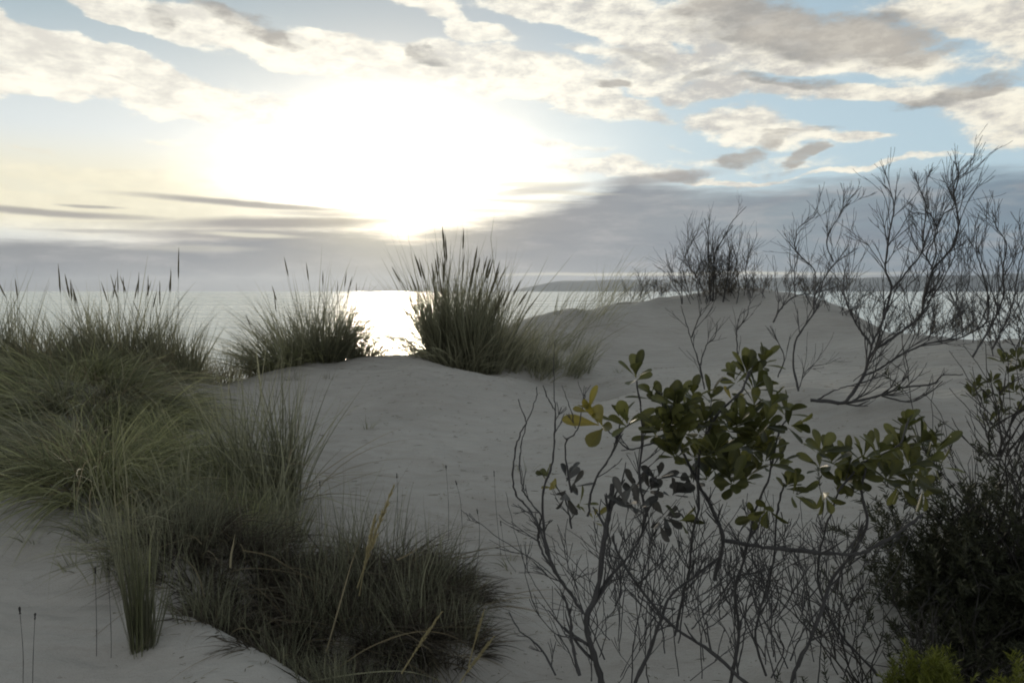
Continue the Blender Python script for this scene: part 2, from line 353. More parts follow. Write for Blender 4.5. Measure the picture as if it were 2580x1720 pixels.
def _U(r2): return np.where(r2 > 1e-12, r2 * np.log(r2 + 1e-12), 0)
_n = len(pts)
_K = _U(((pts[:, None, :2] - pts[None, :, :2]) ** 2).sum(-1)) + np.eye(_n) * 0.0006
_A = np.zeros((_n + 3, _n + 3)); _A[:_n, :_n] = _K; _A[:_n, _n] = 1; _A[:_n, _n + 1:] = pts[:, :2]; _A[_n:, :_n] = _A[:_n, _n:].T
_W = np.linalg.solve(_A, np.concatenate([pts[:, 2], np.zeros(3)]))
def sst(a, b, v): t = np.clip((v - a) / (b - a), 0, 1); return t * t * (3 - 2 * t)
def vnoise(x, y, seed=0):
    xi = np.floor(x).astype(int); yi = np.floor(y).astype(int); fx = x - xi; fy = y - yi
    def h(a, b):
        n = (a * 374761393 + b * 668265263 + seed * 1442695041) & 0xffffffff
        n = ((n ^ (n >> 13)) * 1274126177) & 0xffffffff
        return ((n ^ (n >> 16)) & 0xffff) / 65535.0
    fx = fx * fx * (3 - 2 * fx); fy = fy * fy * (3 - 2 * fy)
    return (h(xi, yi) * (1 - fx) + h(xi + 1, yi) * fx) * (1 - fy) + (h(xi, yi + 1) * (1 - fx) + h(xi + 1, yi + 1) * fx) * fy
def ground(x, y):
    x = np.atleast_1d(np.asarray(x, float)); y = np.atleast_1d(np.asarray(y, float)); sh = x.shape
    X = x.ravel(); Y = y.ravel(); z = np.empty_like(X)
    for i in range(0, len(X), 20000):
        q = np.stack([X[i:i + 20000], Y[i:i + 20000]], 1)
        z[i:i + 20000] = _U(((q[:, None] - pts[None, :, :2]) ** 2).sum(-1)) @ _W[:_n] + _W[_n] + q @ _W[_n + 1:]
    z = np.clip(z, 3.2, 6.2)
    base = np.interp(Y, [-60, -10, 9, 14, 20, 45, 70, 200], [5.5, 4.5, 4.3, 3.4, 1.6, -.1, -1.2, -5])
    base = base + (vnoise(X * .13 + 5, Y * .13, 3) - .5) * 1.6 * sst(24, 8, Y)
    w = sst(15.5, 12, Y) * sst(13, 8.5, np.abs(X)) * sst(-9, -5, Y)
    z = base * (1 - w) + z * w
    z += (vnoise(X * 1.7, Y * 1.7, 1) - .5) * .10 + (vnoise(X * 4.3, Y * 5.5, 2) - .5) * .045 + (vnoise(X * 12, Y * 16, 4) - .5) * .009
    return z.reshape(sh)
def G(px, Y):
    "ground point under photo column px, Y metres out"
    z = 4.8
    for _ in range(4):
        dep = Y * cos(PITCH) - (z - EYE[2]) * sin(PITCH)
        x = (px - CX) / F * dep; z = float(ground(x, Y)[0])
    return np.array([x, Y, z])
def build_ground():
    ax = np.linspace(-5.5, 5.5, 520); xs = np.concatenate([-np.geomspace(1500, 5.6, 90), ax, np.geomspace(5.6, 1500, 90)])
    ys = np.concatenate([-np.geomspace(1500, 1.1, 60), np.linspace(-1, 1.6, 50), np.linspace(1.62, 12.5, 560), np.geomspace(12.6, 260, 110)])
    Xg, Yg = np.meshgrid(xs, ys); Z = ground(Xg, Yg)
    nx, ny = len(xs), len(ys)
    i = np.arange(nx * ny).reshape(ny, nx)
    Fq = np.stack([i[:-1, :-1], i[:-1, 1:], i[1:, 1:], i[1:, :-1]], -1).reshape(-1, 4)
    mb = MB(); mb.add(np.stack([Xg, Yg, Z], -1).reshape(-1, 3), Fq)
    tag(mb.build('ground', M['sand']), kind='structure')
build_ground()
def build_sea():
    mb = MB(); ys = np.concatenate([np.linspace(38, 120, 30), np.geomspace(125, 16000, 60)]); xs = np.concatenate([-np.geomspace(16000, 60, 40), np.linspace(-50, 50, 20), np.geomspace(60, 16000, 40)])
    Xg, Yg = np.meshgrid(xs, ys); nx, ny = len(xs), len(ys); i = np.arange(nx * ny).reshape(ny, nx)
    mb.add(np.stack([Xg, Yg, Xg * 0], -1).reshape(-1, 3), np.stack([i[:-1, :-1], i[:-1, 1:], i[1:, 1:], i[1:, :-1]], -1).reshape(-1, 4))
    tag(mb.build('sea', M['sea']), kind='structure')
build_sea()
def build_hills():
    # low far coast on the right half of the horizon
    D = 9000.0; mb = MB(); n = 260
    px = np.linspace(1290, 3300, n); t = (px - 1290) / 2010
    x = (px - CX) / F * D
    hgt = (np.interp(px, [1290, 1400, 1600, 1900, 2200, 2580, 3300], [2, 26, 30, 33, 36, 44, 50]) / F * D) * (.95 + .1 * vnoise(px / 130, px * 0, 5)) + 4 * vnoise(px / 14, px * 0, 6)
    rows = []
    for k, (dy, f) in enumerate([(-700, -.02), (-450, .35), (-200, .75), (0, 1.0), (400, .9), (1200, .3), (1800, -.02)]):
        rows.append(np.stack([x, np.full(n, D) + dy + 250 * vnoise(px / 200, px * 0 + k, 8), hgt * f + (10 * (vnoise(px / 25, px * 0 + k, 9) - .5) if 0 < k < 6 else -8)], 1))
    V = np.array(rows).reshape(-1, 3); i = np.arange(7 * n).reshape(7, n)
    mb.add(V, np.stack([i[:-1, :-1], i[:-1, 1:], i[1:, 1:], i[1:, :-1]], -1).reshape(-1, 4))
    tag(mb.build('hills', M['hill']), kind='structure')
build_hills()

# ------------------------------------------------------------------ plant makers
def ribbons(mb, base, d0, L, bend, w, tint, seg=6, wig=.0):
    """curved tapering blades: base (n,3), d0 unit start direction, L lengths, bend (n,3) added as t^2, w widths, tint"""
    n = len(base); t = np.linspace(0, 1, seg + 1)[None, :, None]
    pth = base[:, None] + L[:, None, None] * (d0[:, None] * t + bend[:, None] * t ** 2)
    if wig:
        ph = rg.uniform(0, 6.28, (n, 1, 1)); wv = rg.normal(0, 1, (n, 1, 3)) * np.array([1, 1, .2])
        pth = pth + wv * wig * L[:, None, None] * np.sin(t * 5 + ph) * t
    tan_ = np.gradient(pth, axis=1); tan_ /= np.linalg.norm(tan_, axis=2, keepdims=True) + 1e-9
    rv = rg.normal(0, 1, (n, 1, 3)); side = np.cross(tan_, rv); side /= np.linalg.norm(side, axis=2, keepdims=True) + 1e-9
    wd = (w[:, None, None] * .5) * np.clip(1.05 - t ** 1.8, .06, 1) * np.clip(.55 + t * 2, 0, 1)
    a = pth - side * wd; b = pth + side * wd
    V = np.stack([a, b], 2).reshape(-1, 3)
    k = 2 * (seg + 1); q = np.arange(seg) * 2
    f1 = np.stack([q, q + 1, q + 3, q + 2], 1)
    Fq = (f1[None] + (np.arange(n) * k)[:, None, None]).reshape(-1, 4)
    tt = np.repeat((tint[:, None] + .18 * (t[0, :, 0][None] - .5)), 2, axis=1).ravel()
    mb.add(V, Fq, tt)
    return pth
def blades(mb, c, n, h, r, spread=.35, lean=(0, 0), droop=.25, w=.005, tint=(.2, .8), hvar=.3, seg=6, rx=None, wig=.028, up=1.0, jit=.15):
    # the tuft is made of shoots: small bunches with a height, lean and hue of their own
    K = max(3, int(n / 24)); ka = rg.uniform(0, 2 * pi, K); kq = np.sqrt(rg.uniform(0, 1, K)); kid = rg.integers(0, K, n)
    a = rg.uniform(0, 2 * pi, n); q2 = np.sqrt(rg.uniform(0, 1, n)) * (.9 / sqrt(K) + .05)
    ox, oy = (np.cos(ka) * kq)[kid] + np.cos(a) * q2, (np.sin(ka) * kq)[kid] + np.sin(a) * q2
    q = np.minimum(np.hypot(ox, oy), 1); kh = rg.uniform(.55, 1.12, K)[kid]
    kl = rg.normal(0, .16, (K, 2))[kid] * min(1, spread * 2.5); kt = rg.normal(0, .16, K)[kid]
    x = c[0] + ox * (rx or r); y = c[1] + oy * r
    base = np.stack([x, y, ground(x, y) - .02], 1)
    d = np.stack([ox * spread + kl[:, 0] + lean[0] + rg.normal(0, jit, n), oy * spread + kl[:, 1] + lean[1] + rg.normal(0, jit, n), np.full(n, up)], 1)
    d /= np.linalg.norm(d, axis=1, keepdims=True)
    L = 1.42 * kh * h * (1 - hvar * rg.uniform(0, 1, n) ** .8) * (1.08 - .25 * q)
    dr = droop * rg.uniform(.3, 1.5, n)
    hd = d[:, :2] + rg.normal(0, .25, (n, 2)) * .5
    bend = np.stack([hd[:, 0] * dr * .9 + lean[0] * dr, hd[:, 1] * dr * .9 + lean[1] * dr, -dr * .75], 1)
    return ribbons(mb, base, d, L, bend, np.full(n, w) * rg.uniform(.6, 1.3, n), rg.uniform(tint[0], tint[1], n) + kt, seg, wig)

def catmull(p, k=5):
    p = np.asarray(p, float)
    if len(p) < 3: return np.array([p[0] + (p[-1] - p[0]) * t for t in np.linspace(0, 1, k + 1)])
    q = np.vstack([2 * p[0] - p[1], p, 2 * p[-1] - p[-2]]); o = []
    for i in range(1, len(q) - 2):
        for t in np.linspace(0, 1, k, endpoint=False):
            o.append(.5 * ((2 * q[i]) + (-q[i - 1] + q[i + 1]) * t + (2 * q[i - 1] - 5 * q[i] + 4 * q[i + 1] - q[i + 2]) * t * t + (-q[i - 1] + 3 * q[i] - 3 * q[i + 1] + q[i + 2]) * t ** 3))
    o.append(q[-2]); return np.array(o)
def tube(mb, p, r0, r1, sides=5, tint=.4, lump=.12):
    p = np.asarray(p, float); n = len(p)
    tg = np.gradient(p, axis=0); tg /= np.linalg.norm(tg, axis=1, keepdims=True) + 1e-9
    ref = np.array([.3, 1, .2]); s = np.cross(tg, ref); s /= np.linalg.norm(s, axis=1, keepdims=True) + 1e-9
    u = np.cross(tg, s)
    r = np.linspace(r0, r1, n) * (1 + lump * rg.normal(0, 1, n)); r = np.maximum(r, .0004)
    a = np.arange(sides) * 2 * pi / sides
    V = p[:, None] + (np.cos(a)[None, :, None] * s[:, None] + np.sin(a)[None, :, None] * u[:, None]) * r[:, None, None]
    i = np.arange(n * sides).reshape(n, sides); j = np.roll(i, -1, axis=1)
    mb.add(V.reshape(-1, 3), np.stack([i[:-1], j[:-1], j[1:], i[1:]], -1).reshape(-1, 4), np.full(n * sides, tint))
def grow(mb, p0, d0, L, r, depth, seg=.035, wig=.20, upw=.06, ang=(18, 42), kids=(2, 4), tint=.4, minr=.0009, gravity=None, tips=None, ratio=(.45, .75)):
    "a crooked twig that forks upward"
    n = max(4, int(L / seg)); p = np.array(p0, float); d = np.array(d0, float); d /= np.linalg.norm(d); path = [p.copy()]
    for i in range(n):
        d = d + rg.normal(0, wig, 3) * np.array([1, 1, .6]); d[2] += upw; d /= np.linalg.norm(d)
        p = p + d * (L / n); path.append(p.copy())
    path = np.array(path)
    tube(mb, path, r, max(r * .45, minr), 5 if r > .003 else 4, tint)
    if tips is not None: tips.append((path[-1], d.copy()))
    if depth > 0:
        for k in range(rnd.randint(*kids)):
            i = rnd.randint(int(n * .25), n - 1); tt = path[i + 1] - path[i]; tt /= np.linalg.norm(tt)
            ax = np.cross(tt, rg.normal(0, 1, 3)); ax /= np.linalg.norm(ax); an = R(rnd.uniform(*ang))
            dd = tt * cos(an) + ax * sin(an)
            grow(mb, path[i], dd, L * rnd.uniform(*ratio), max(r * .6, minr), depth - 1, seg, wig, upw, ang, kids, tint, minr, gravity, tips, ratio)
    return path
def traced(mb, pix, Y0, Y1, r0, r1, twigs=6, tl=.22, depth=1, jit=.004, upw=.07, tips=None, tint=.4, ang=(14, 34)):
    "a branch following photo columns/rows at real depth, with twigs forking from it"
    k = len(pix); raw = np.array([P(a, b, Y0 + (Y1 - Y0) * i / (k - 1)) for i, (a, b) in enumerate(pix)])
    raw[1:-1] += rg.normal(0, jit, (k - 2, 3)) * np.array([.5, 4, .5])
    c = catmull(raw, 6); c[1:] += rg.normal(0, jit * .35, (len(c) - 1, 3))
    tube(mb, c, r0, r1, 6, tint)
    for q in range(twigs):
        i = rnd.randint(max(1, int(len(c) * .15)), max(2, int(len(c) * .85))); tt = c[i + 1] - c[i]; tt /= np.linalg.norm(tt)
        ax = np.cross(tt, rg.normal(0, 1, 3)); ax /= np.linalg.norm(ax); an = R(rnd.uniform(*ang))
        f = i / len(c); rr = (r0 + (r1 - r0) * f) * .6
        grow(mb, c[i], tt * cos(an) + ax * sin(an), tl * rnd.uniform(.5, 1.2) * (1 - .55 * f), max(rr, .0012), depth, wig=.10, upw=upw, tips=tips, tint=tint, kids=(1, 3), ratio=(.5, .85), ang=(14, 32))
    return c

def seed_head(parent, base, tip_dir, stem_l, head_l, hr, mat, bend=(0, 0, 0), fine=False, name='seed_head', tint=.5):
    "a stalk carrying a dense spindle of spikelets"
    mb = MB(); base = np.array(base, float); d = np.array(tip_dir, float); d /= np.linalg.norm(d); bend = np.array(bend, float)
    L = stem_l + head_l; t = np.linspace(0, 1, 14)[:, None]
    p = base + L * (d * t + bend * t ** 2)
    tube(mb, p, .0016 if not fine else .0022, .001, 4, tint)
    fr = stem_l / L
    ts = np.linspace(fr, 1, 9); c = base + L * (d * ts[:, None] + bend * ts[:, None] ** 2)
    prof = np.array([.25, .75, 1, 1, .95, .8, .6, .38, .1]) * hr
    tg = np.gradient(c, axis=0); tg /= np.linalg.norm(tg, axis=1, keepdims=True)
    s = np.cross(tg, [.2, 1, .1]); s /= np.linalg.norm(s, axis=1, keepdims=True); u = np.cross(tg, s)
    a = np.arange(6) * pi / 3
    if not fine:
        V = c[:, None] + (np.cos(a)[None, :, None] * s[:, None] + np.sin(a)[None, :, None] * u[:, None]) * (prof[:, None] * rg.uniform(.7, 1.15, (9, 6)))[:, :, None]
        i = np.arange(54).reshape(9, 6); j = np.roll(i, -1, axis=1)
        mb.add(V.reshape(-1, 3), np.stack([i[:-1], j[:-1], j[1:], i[1:]], -1).reshape(-1, 4), rg.uniform(.1, .9, 54))
    m = 26 if not fine else 150
    f = rg.uniform(fr, .985, m); q = base + L * (d * f[:, None] + bend * f[:, None] ** 2)
    out = rg.normal(0, 1, (m, 3)); tl = tg[4]; out -= (out @ tl)[:, None] * tl; out /= np.linalg.norm(out, axis=1, keepdims=True)
    wf = np.interp((f - fr) / (1 - fr), [0, .3, .7, 1], [.5, 1, .8, .3])
    dd = tl + out * .38; dd /= np.linalg.norm(dd, axis=1, keepdims=True)
    ribbons(mb, q, dd, (hr * (2.6 if not fine else 2.4)) * wf, np.zeros((m, 3)), np.full(m, hr * (.5 if not fine else .38)), rg.uniform(.2, 1, m), 3)
    return mb.build(name, mat, parent)

def leaf_geo(mb, base, d, nrm, L, W, tint, cup=.15, curl=.12):
    "an obovate leathery leaf with a midrib fold"
    d = d / np.linalg.norm(d); s = np.cross(d, nrm); s /= np.linalg.norm(s) + 1e-9; n = np.cross(s, d)
    t = np.array([0, .12, .3, .5, .7, .86, .96, 1.0]); prof = np.array([.10, .16, .48, .82, 1, .86, .5, .12])
    u = np.array([-1, -.55, 0, .55, 1])
    V = []
    for ti, pi_ in zip(t, prof):
        for ui in u:
            V.append(base + d * (ti * L) + s * (ui * W * .5 * pi_) + n * (abs(ui) ** 1.5 * W * cup * pi_ - curl * L * ti ** 2))
    k = len(u); i = np.arange(len(V)).reshape(len(t), k)
    C = np.tile(np.array([0, 0, .22, 0, 0]), len(t)) + tint
    mb.add(V, np.stack([i[:-1, :-1], i[:-1, 1:], i[1:, 1:], i[1:, :-1]], -1).reshape(-1, 4), C)
def rosette(mb, c, axis, n=8, L=.065, W=.027, tint=(.1, .7), open_=(.45, 1.25)):
    axis = np.array(axis, float); axis /= np.linalg.norm(axis)
    a0 = rnd.uniform(0, 6.28); s = np.cross(axis, [.31, .2, .9]); s /= np.linalg.norm(s); u = np.cross(axis, s)
    for i in range(n):
        a = a0 + i * 2.399; f = i / max(1, n - 1)
        th = open_[0] + (open_[1] - open_[0]) * f + rnd.uniform(-.15, .15)
        o = s * cos(a) + u * sin(a); d = axis * cos(th) + o * sin(th) + rg.normal(0, .08, 3)
        leaf_geo(mb, c - axis * .018 * f + d * .004, d, axis * sin(th) - o * cos(th) + rg.normal(0, .2, 3), L * rnd.uniform(.55, 1.2), W * rnd.uniform(.65, 1.15), rnd.uniform(*tint), curl=rnd.uniform(-.05, .2))
def needle_shoot(mb, mbs, p0, d0, L, n, nl, nw, tint, stem_r=.0012):
    path = [np.array(p0, float)]; d = np.array(d0, float); d /= np.linalg.norm(d)
    for i in range(7):
        d = d + rg.normal(0, .12, 3) + np.array([0, 0, .06]); d /= np.linalg.norm(d); path.append(path[-1] + d * L / 7)
    path = np.array(path); tube(mbs, path, stem_r, stem_r * .5, 4)
    f = rg.uniform(.1, 1, n) * 6.999; i = f.astype(int); fr = (f - i)[:, None]
    b = path[i] * (1 - fr) + path[i + 1] * fr; tg = path[i + 1] - path[i]; tg /= np.linalg.norm(tg, axis=1, keepdims=True)
    o = rg.normal(0, 1, (n, 3)); o -= (o * tg).sum(1, keepdims=True) * tg; o /= np.linalg.norm(o, axis=1, keepdims=True)
    dd = tg * .75 + o * .75; dd /= np.linalg.norm(dd, axis=1, keepdims=True)
    ribbons(mb, b, dd, nl * rg.uniform(.6, 1.2, n), np.zeros((n, 3)), np.full(n, nw), rg.uniform(*tint, n), 2)

# ------------------------------------------------------------------ grass tufts
GR_BACK = 'marram tufts along the dune crest'
GR_FORE = 'marram tufts on the near slope'
def tuft(label, group, px, Y, sets, heads=(), name='marram_tuft'):
    """sets: list of (material key, part name, kwargs for blades + optional dpx/dY); heads: (dx_m, dy, lean_x, stem, head, radius)"""
    c = G(px, Y)
    root = empty(name, c, label, 'grass tuft', group)
    for (mk, part, kw) in sets:
        kw = dict(kw); mb = MB(); reps = kw.pop('at', [(0, 0)])
        for (dx, dy) in reps: blades(mb, (c[0] + dx, c[1] + dy), **kw)
        mb.build(part, M[mk], root)
    for (dx, dy, lx, st, hd, hr) in heads:
        x, y = c[0] + dx, c[1] + dy
        seed_head(root, (x, y, float(ground(x, y)[0])), (lx, rnd.uniform(-.15, .1), 1), st, hd, hr, M['seed'], (lx * .15, 0, -abs(lx) * .1))
    return root

# T1 the big clump before the sun
hd = []
for i in range(34):
    dx = rnd.gauss(0, .10); lx = dx * 1.5 + rnd.gauss(0.05, .07)
    hd.append((dx * .8, rnd.uniform(-.12, .12), lx, rnd.uniform(.66, .98) - abs(dx) * .9, rnd.uniform(.15, .24), rnd.uniform(.006, .0095)))
hd += [(-.16, 0, -.38, .74, .16, .007), (-.02, 0, -.07, 1.04, .2, .0095), (.03, 0, .02, 1.04, .18, .008), (.2, 0, .36, .72, .16, .007), (.18, .05, .28, .62, .14, .006)]
tuft('tallest marram clump with thick seed spikes rising in front of the low sun', GR_BACK, 1150, 6.75,
     [('marram', 'leaf_blades', dict(n=300, h=.98, r=.10, rx=.12, spread=.30, droop=.12, w=.0085, tint=(-.1, .75), hvar=.5, at=[(-.15, 0), (-.06, .08), (.02, -.05), (.1, .06), (.17, -.02), (.24, .03)])),
      ('marram', 'leaf_blades', dict(n=600, h=.62, r=.22, rx=.36, spread=.75, droop=.5, w=.007, tint=(.1, .9), hvar=.6)),
      ('marram_dry', 'dry_blades', dict(n=80, h=.6, r=.2, rx=.3, spread=.5, droop=.4, w=.005, hvar=.5))], hd)
# T2 clumps left of it on the main crest
tuft('dense dark marram clump on the central crest just left of the glitter on the sea', GR_BACK, 800, 6.45,
     [('marram', 'leaf_blades', dict(n=1200, h=.72, r=.16, rx=.36, spread=.5, droop=.3, w=.006, tint=(0, .7), hvar=.5)),
      ('marram_green', 'leaf_blades', dict(n=320, h=.42, r=.2, rx=.36, spread=.9, droop=.6, w=.006, tint=(.1, .9), hvar=.5))],
     [(-.1, 0, -.12, .72, .16, .006), (.0, 0, -.1, .66, .15, .006), (.04, .05, .03, .62, .12, .005), (.14, 0, .12, .6, .13, .005), (-.2, 0, -.2, .55, .13, .006), (.2, 0, .1, .5, .1, .005), (.1, .1, .2, .62, .1, .005)])
tuft('lower marram clump on the crest with blades arching left over the sea gap', GR_BACK, 705, 6.3,
     [('marram', 'leaf_blades', dict(n=520, h=.50, r=.13, rx=.18, spread=.6, lean=(-.15, 0), droop=.4, w=.0055, tint=(0, .8), hvar=.5)),
      ('marram_green', 'leaf_blades', dict(n=160, h=.33, r=.15, rx=.2, spread=1.0, droop=.7, w=.006, tint=(.2, 1), hvar=.5))],
     [(-.1, 0, -.25, .38, .12, .005), (.02, 0, -.05, .45, .14, .005)])
tuft('small golden-brown marram tuft against the sun glitter beside the tallest clump', GR_BACK, 925, 6.6,
     [('marram', 'leaf_blades', dict(n=170, h=.40, r=.08, rx=.1, spread=.7, droop=.35, w=.005, tint=(0, .6), hvar=.6)),
      ('marram_dry', 'dry_blades', dict(n=90, h=.36, r=.08, rx=.12, spread=.8, droop=.4, w=.005, tint=(0, .6), hvar=.6))], [(0, 0, .05, .45, .1, .005)])
tuft('thin pale marram blades on the crest left of the sea glitter gap', GR_BACK, 880, 6.9,
     [('marram', 'leaf_blades', dict(n=120, h=.5, r=.1, rx=.2, spread=.4, droop=.35, w=.004, tint=(0, .8), hvar=.6))], [(.05, 0, .05, .58, .1, .004), (-.1, 0, .0, .62, .1, .004)])
# T3 right of the big clump
for (px, Y, n, h, lab) in [(1245, 7.0, 700, .62, 'marram tuft leaning right at the foot of the tallest clump'), (1330, 7.1, 420, .58, 'middle grey-green tuft in the saddle between the two dunes'),
                           (1420, 7.3, 380, .56, 'rightmost wispy tuft in the saddle against the far dune')]:
    tuft(lab, GR_BACK, px, Y, [('marram', 'leaf_blades', dict(n=n, h=h, r=.15, rx=.22, spread=.4, lean=(.12, 0), droop=.25, w=.0052, tint=(0, .9), hvar=.75))])
for (px, Y, h, lab) in [(1330, 8.2, .62, 'sparse marram blades against the sea right of the tallest clump'), (1450, 9.0, .62, 'sparse windblown blades where the far dune meets the sea'), (1545, 10.2, .75, 'few thin blades on the left shoulder of the far dune')]:
    tuft(lab, GR_BACK, px, Y, [('marram', 'leaf_blades', dict(n=110, h=h, r=.2, rx=.42, spread=.3, lean=(.35, 0), droop=.35, w=.005, tint=(0, .8), hvar=.6))])
# T4 left band against the sea
def lh(k, sp, h0, h1): return [(rnd.uniform(-sp, sp), rnd.uniform(-.1, .1), rnd.gauss(-.02, .14), rnd.uniform(h0, h1), rnd.uniform(.12, .2), rnd.uniform(.0035, .0055)) for _ in range(k)]
LEFT = [(-60, 5.9, 'marram clump cut by the left edge of the photo', [], 520, .62),
        (70, 5.9, 'leftmost crest tuft with two spikes tilting left over the sea', [(-.0, 0, -.12, .64, .16, .0055), (.12, 0, -.34, .68, .22, .0055)], 560, .60),
        (185, 6.0, 'crest tuft with three dark upright seed spikes', [(-.05, 0, -.03, .66, .22, .0065), (.02, 0, .03, .6, .16, .0065), (.08, 0, -.12, .62, .18, .008), (.12, 0, -.12, .56, .16, .005)], 560, .56),
        (285, 6.05, 'crest tuft with a dark dense core and short spikes', lh(7, .12, .55, .66), 620, .60),
        (385, 6.0, 'crest tuft with several spikes left of the lone tall spike', lh(8, .14, .5, .66), 560, .56),
        (448, 6.05, 'crest tuft carrying one very tall straight spike', [(.0, 0, .04, .76, .24, .006), (-.1, 0, .12, .66, .16, .007)], 330, .46)]
for (px, Y, lab, heads, n, h) in LEFT:
    tuft(lab, GR_BACK, px, Y, [('marram', 'leaf_blades', dict(n=int(n * .45), h=h * 1.15, r=.08, rx=.07, spread=.35, droop=.12, w=.0075, tint=(-.2, .8), hvar=.68, at=[(-.1, .05), (.09, -.03)])),
                               ('marram_dry', 'dry_blades', dict(n=110, h=h * .85, r=.16, rx=.2, spread=.5, droop=.35, w=.005, tint=(.2, .9), hvar=.5)),
                               ('marram', 'leaf_blades', dict(n=int(n * .6), h=h * .75, r=.2, rx=.26, spread=.8, droop=.5, w=.0055, tint=(.1, .9), hvar=.5))], heads)
for (px, Y, lab) in [(520, 6.3, 'sparse pale tuft in the dip of the crest before the sea'), (600, 6.35, 'thin brownish blades standing at the right side of the crest dip'), (560, 6.9, 'wispy straw tuft beyond the crest dip')]:
    tuft(lab, GR_BACK, px, Y, [('marram_dry', 'dry_blades', dict(n=60, h=.42, r=.12, rx=.2, spread=.3, lean=(.12, 0), droop=.3, w=.004, tint=(-.2, .5), hvar=.6)),
                               ('marram', 'leaf_blades', dict(n=110, h=.44, r=.12, rx=.2, spread=.35, lean=(.15, 0), droop=.3, w=.0045, tint=(0, .8), hvar=.6))])
# T5 mound of windswept grass on the left
MOUND = [(20, 5.45, 'tuft filling the slope just under the crest at the far left'), (150, 5.45, 'tuft filling the slope just under the three dark spikes'), (270, 5.45, 'tuft filling the slope under the dark dense core'), (345, 5.3, 'tuft at the edge of the bare sand dip under the crest band'),
         (-60, 4.9, 'windswept tuft at the left edge below the crest band'), (80, 4.95, 'broad windswept green tuft high on the left slope'), (210, 4.9, 'shaggy tuft under the three dark spikes'), (330, 4.85, 'shaggy tuft beside the bare sand dip on the left slope'),
         (-40, 4.2, 'shaggy drooping tuft on the left edge halfway down'), (100, 4.15, 'big drooping tuft in the middle of the left slope'), (240, 4.1, 'big green drooping tuft right of the slope middle'), (350, 4.0, 'drooping tuft at the right flank of the grassy mound'),
         (30, 3.75, 'lowest drooping tuft on the left edge above the bare sand'), (180, 3.7, 'lowest drooping tuft above the bare sand at the left'), (310, 3.6, 'lowest right tuft of the grassy mound')]
for k, (px, Y, lab) in enumerate(MOUND):
    right = px > 60
    tuft(lab, GR_FORE, px, Y, [('marram_green' if k % 3 else 'marram', 'leaf_blades', dict(n=620, h=.46 if k < 8 else .44, r=.2, rx=.24, spread=.8, lean=((px - 190) / 330, -.3), droop=.8, w=.0062, tint=(-.2, 1.05), hvar=.4, seg=8)),
                               ('marram_dry', 'dry_blades', dict(n=60, h=.44, r=.18, rx=.22, spread=.7, lean=((px - 190) / 330, -.25), droop=.8, w=.0055, tint=(-.1, 1), hvar=.4, seg=8))])
# T6 central left tufts
for (px, Y, h, n, lab, mk) in [(440, 4.5, .36, 300, 'low tuft in the sandy dip right of the grassy mound', 'marram_green'), (560, 3.95, .64, 380, 'upright tuft of broad green blades in the left middle', 'marram_green'), (650, 3.95, .86, 520, 'tall upright dark tuft standing on the central sand slope', 'marram'),
                               (715, 3.9, .80, 320, 'right half tuft of the upright pair on the sand slope', 'marram'), (460, 3.5, .42, 380, 'tangled grey tuft between mound and upright tufts', 'marram'), (590, 3.45, .36, 340, 'tangled low tuft below the upright tufts', 'marram_green'), (700, 3.5, .3, 260, 'low brownish tuft at the foot of the upright pair', 'marram')]:
    tuft(lab, GR_FORE, px, Y, [(mk, 'leaf_blades', dict(n=int(n * .62), h=h * .92, r=.13, rx=.14, spread=.22, lean=(-.03, 0), droop=.3, w=.006, tint=(-.1, 1), hvar=.5, seg=8)),
                               ('marram_dry', 'dry_blades', dict(n=26, h=h * .9, r=.13, rx=.15, spread=.9, droop=.9, w=.004, tint=(-.1, .7), hvar=.5, seg=8))])
# T7 the narrow column
tuft('narrow dark column of grass standing on the near sand', GR_FORE, 350, 2.46, [('marram', 'leaf_blades', dict(n=120, h=.62, r=.035, rx=.04, spread=.08, droop=.16, jit=.075, w=.0045, tint=(-.3, .5), hvar=.5, seg=8)),
     ('marram_green', 'leaf_blades', dict(n=26, h=.50, r=.03, rx=.03, spread=.06, droop=.08, jit=.04, w=.0045, tint=(0, .7), hvar=.4, seg=8))])
tuft('sparse tuft joining the narrow column to the tangled grass behind it', GR_FORE, 385, 2.95, [('marram', 'leaf_blades', dict(n=150, h=.34, r=.10, rx=.10, spread=.5, droop=.6, w=.004, tint=(-.2, .8), hvar=.5, seg=8))])
tuft('loose tuft between the narrow column and the grassy mound', GR_FORE, 300, 3.1, [('marram', 'leaf_blades', dict(n=150, h=.36, r=.11, rx=.12, spread=.6, droop=.7, w=.004, tint=(-.2, .9), hvar=.5, seg=8))])
tuft('thin tuft of grass just left of the narrow column', GR_FORE, 285, 2.8, [('marram', 'leaf_blades', dict(n=55, h=.42, r=.06, rx=.06, spread=.3, droop=.4, w=.003, tint=(-.1, .6), hvar=.5, seg=8))])
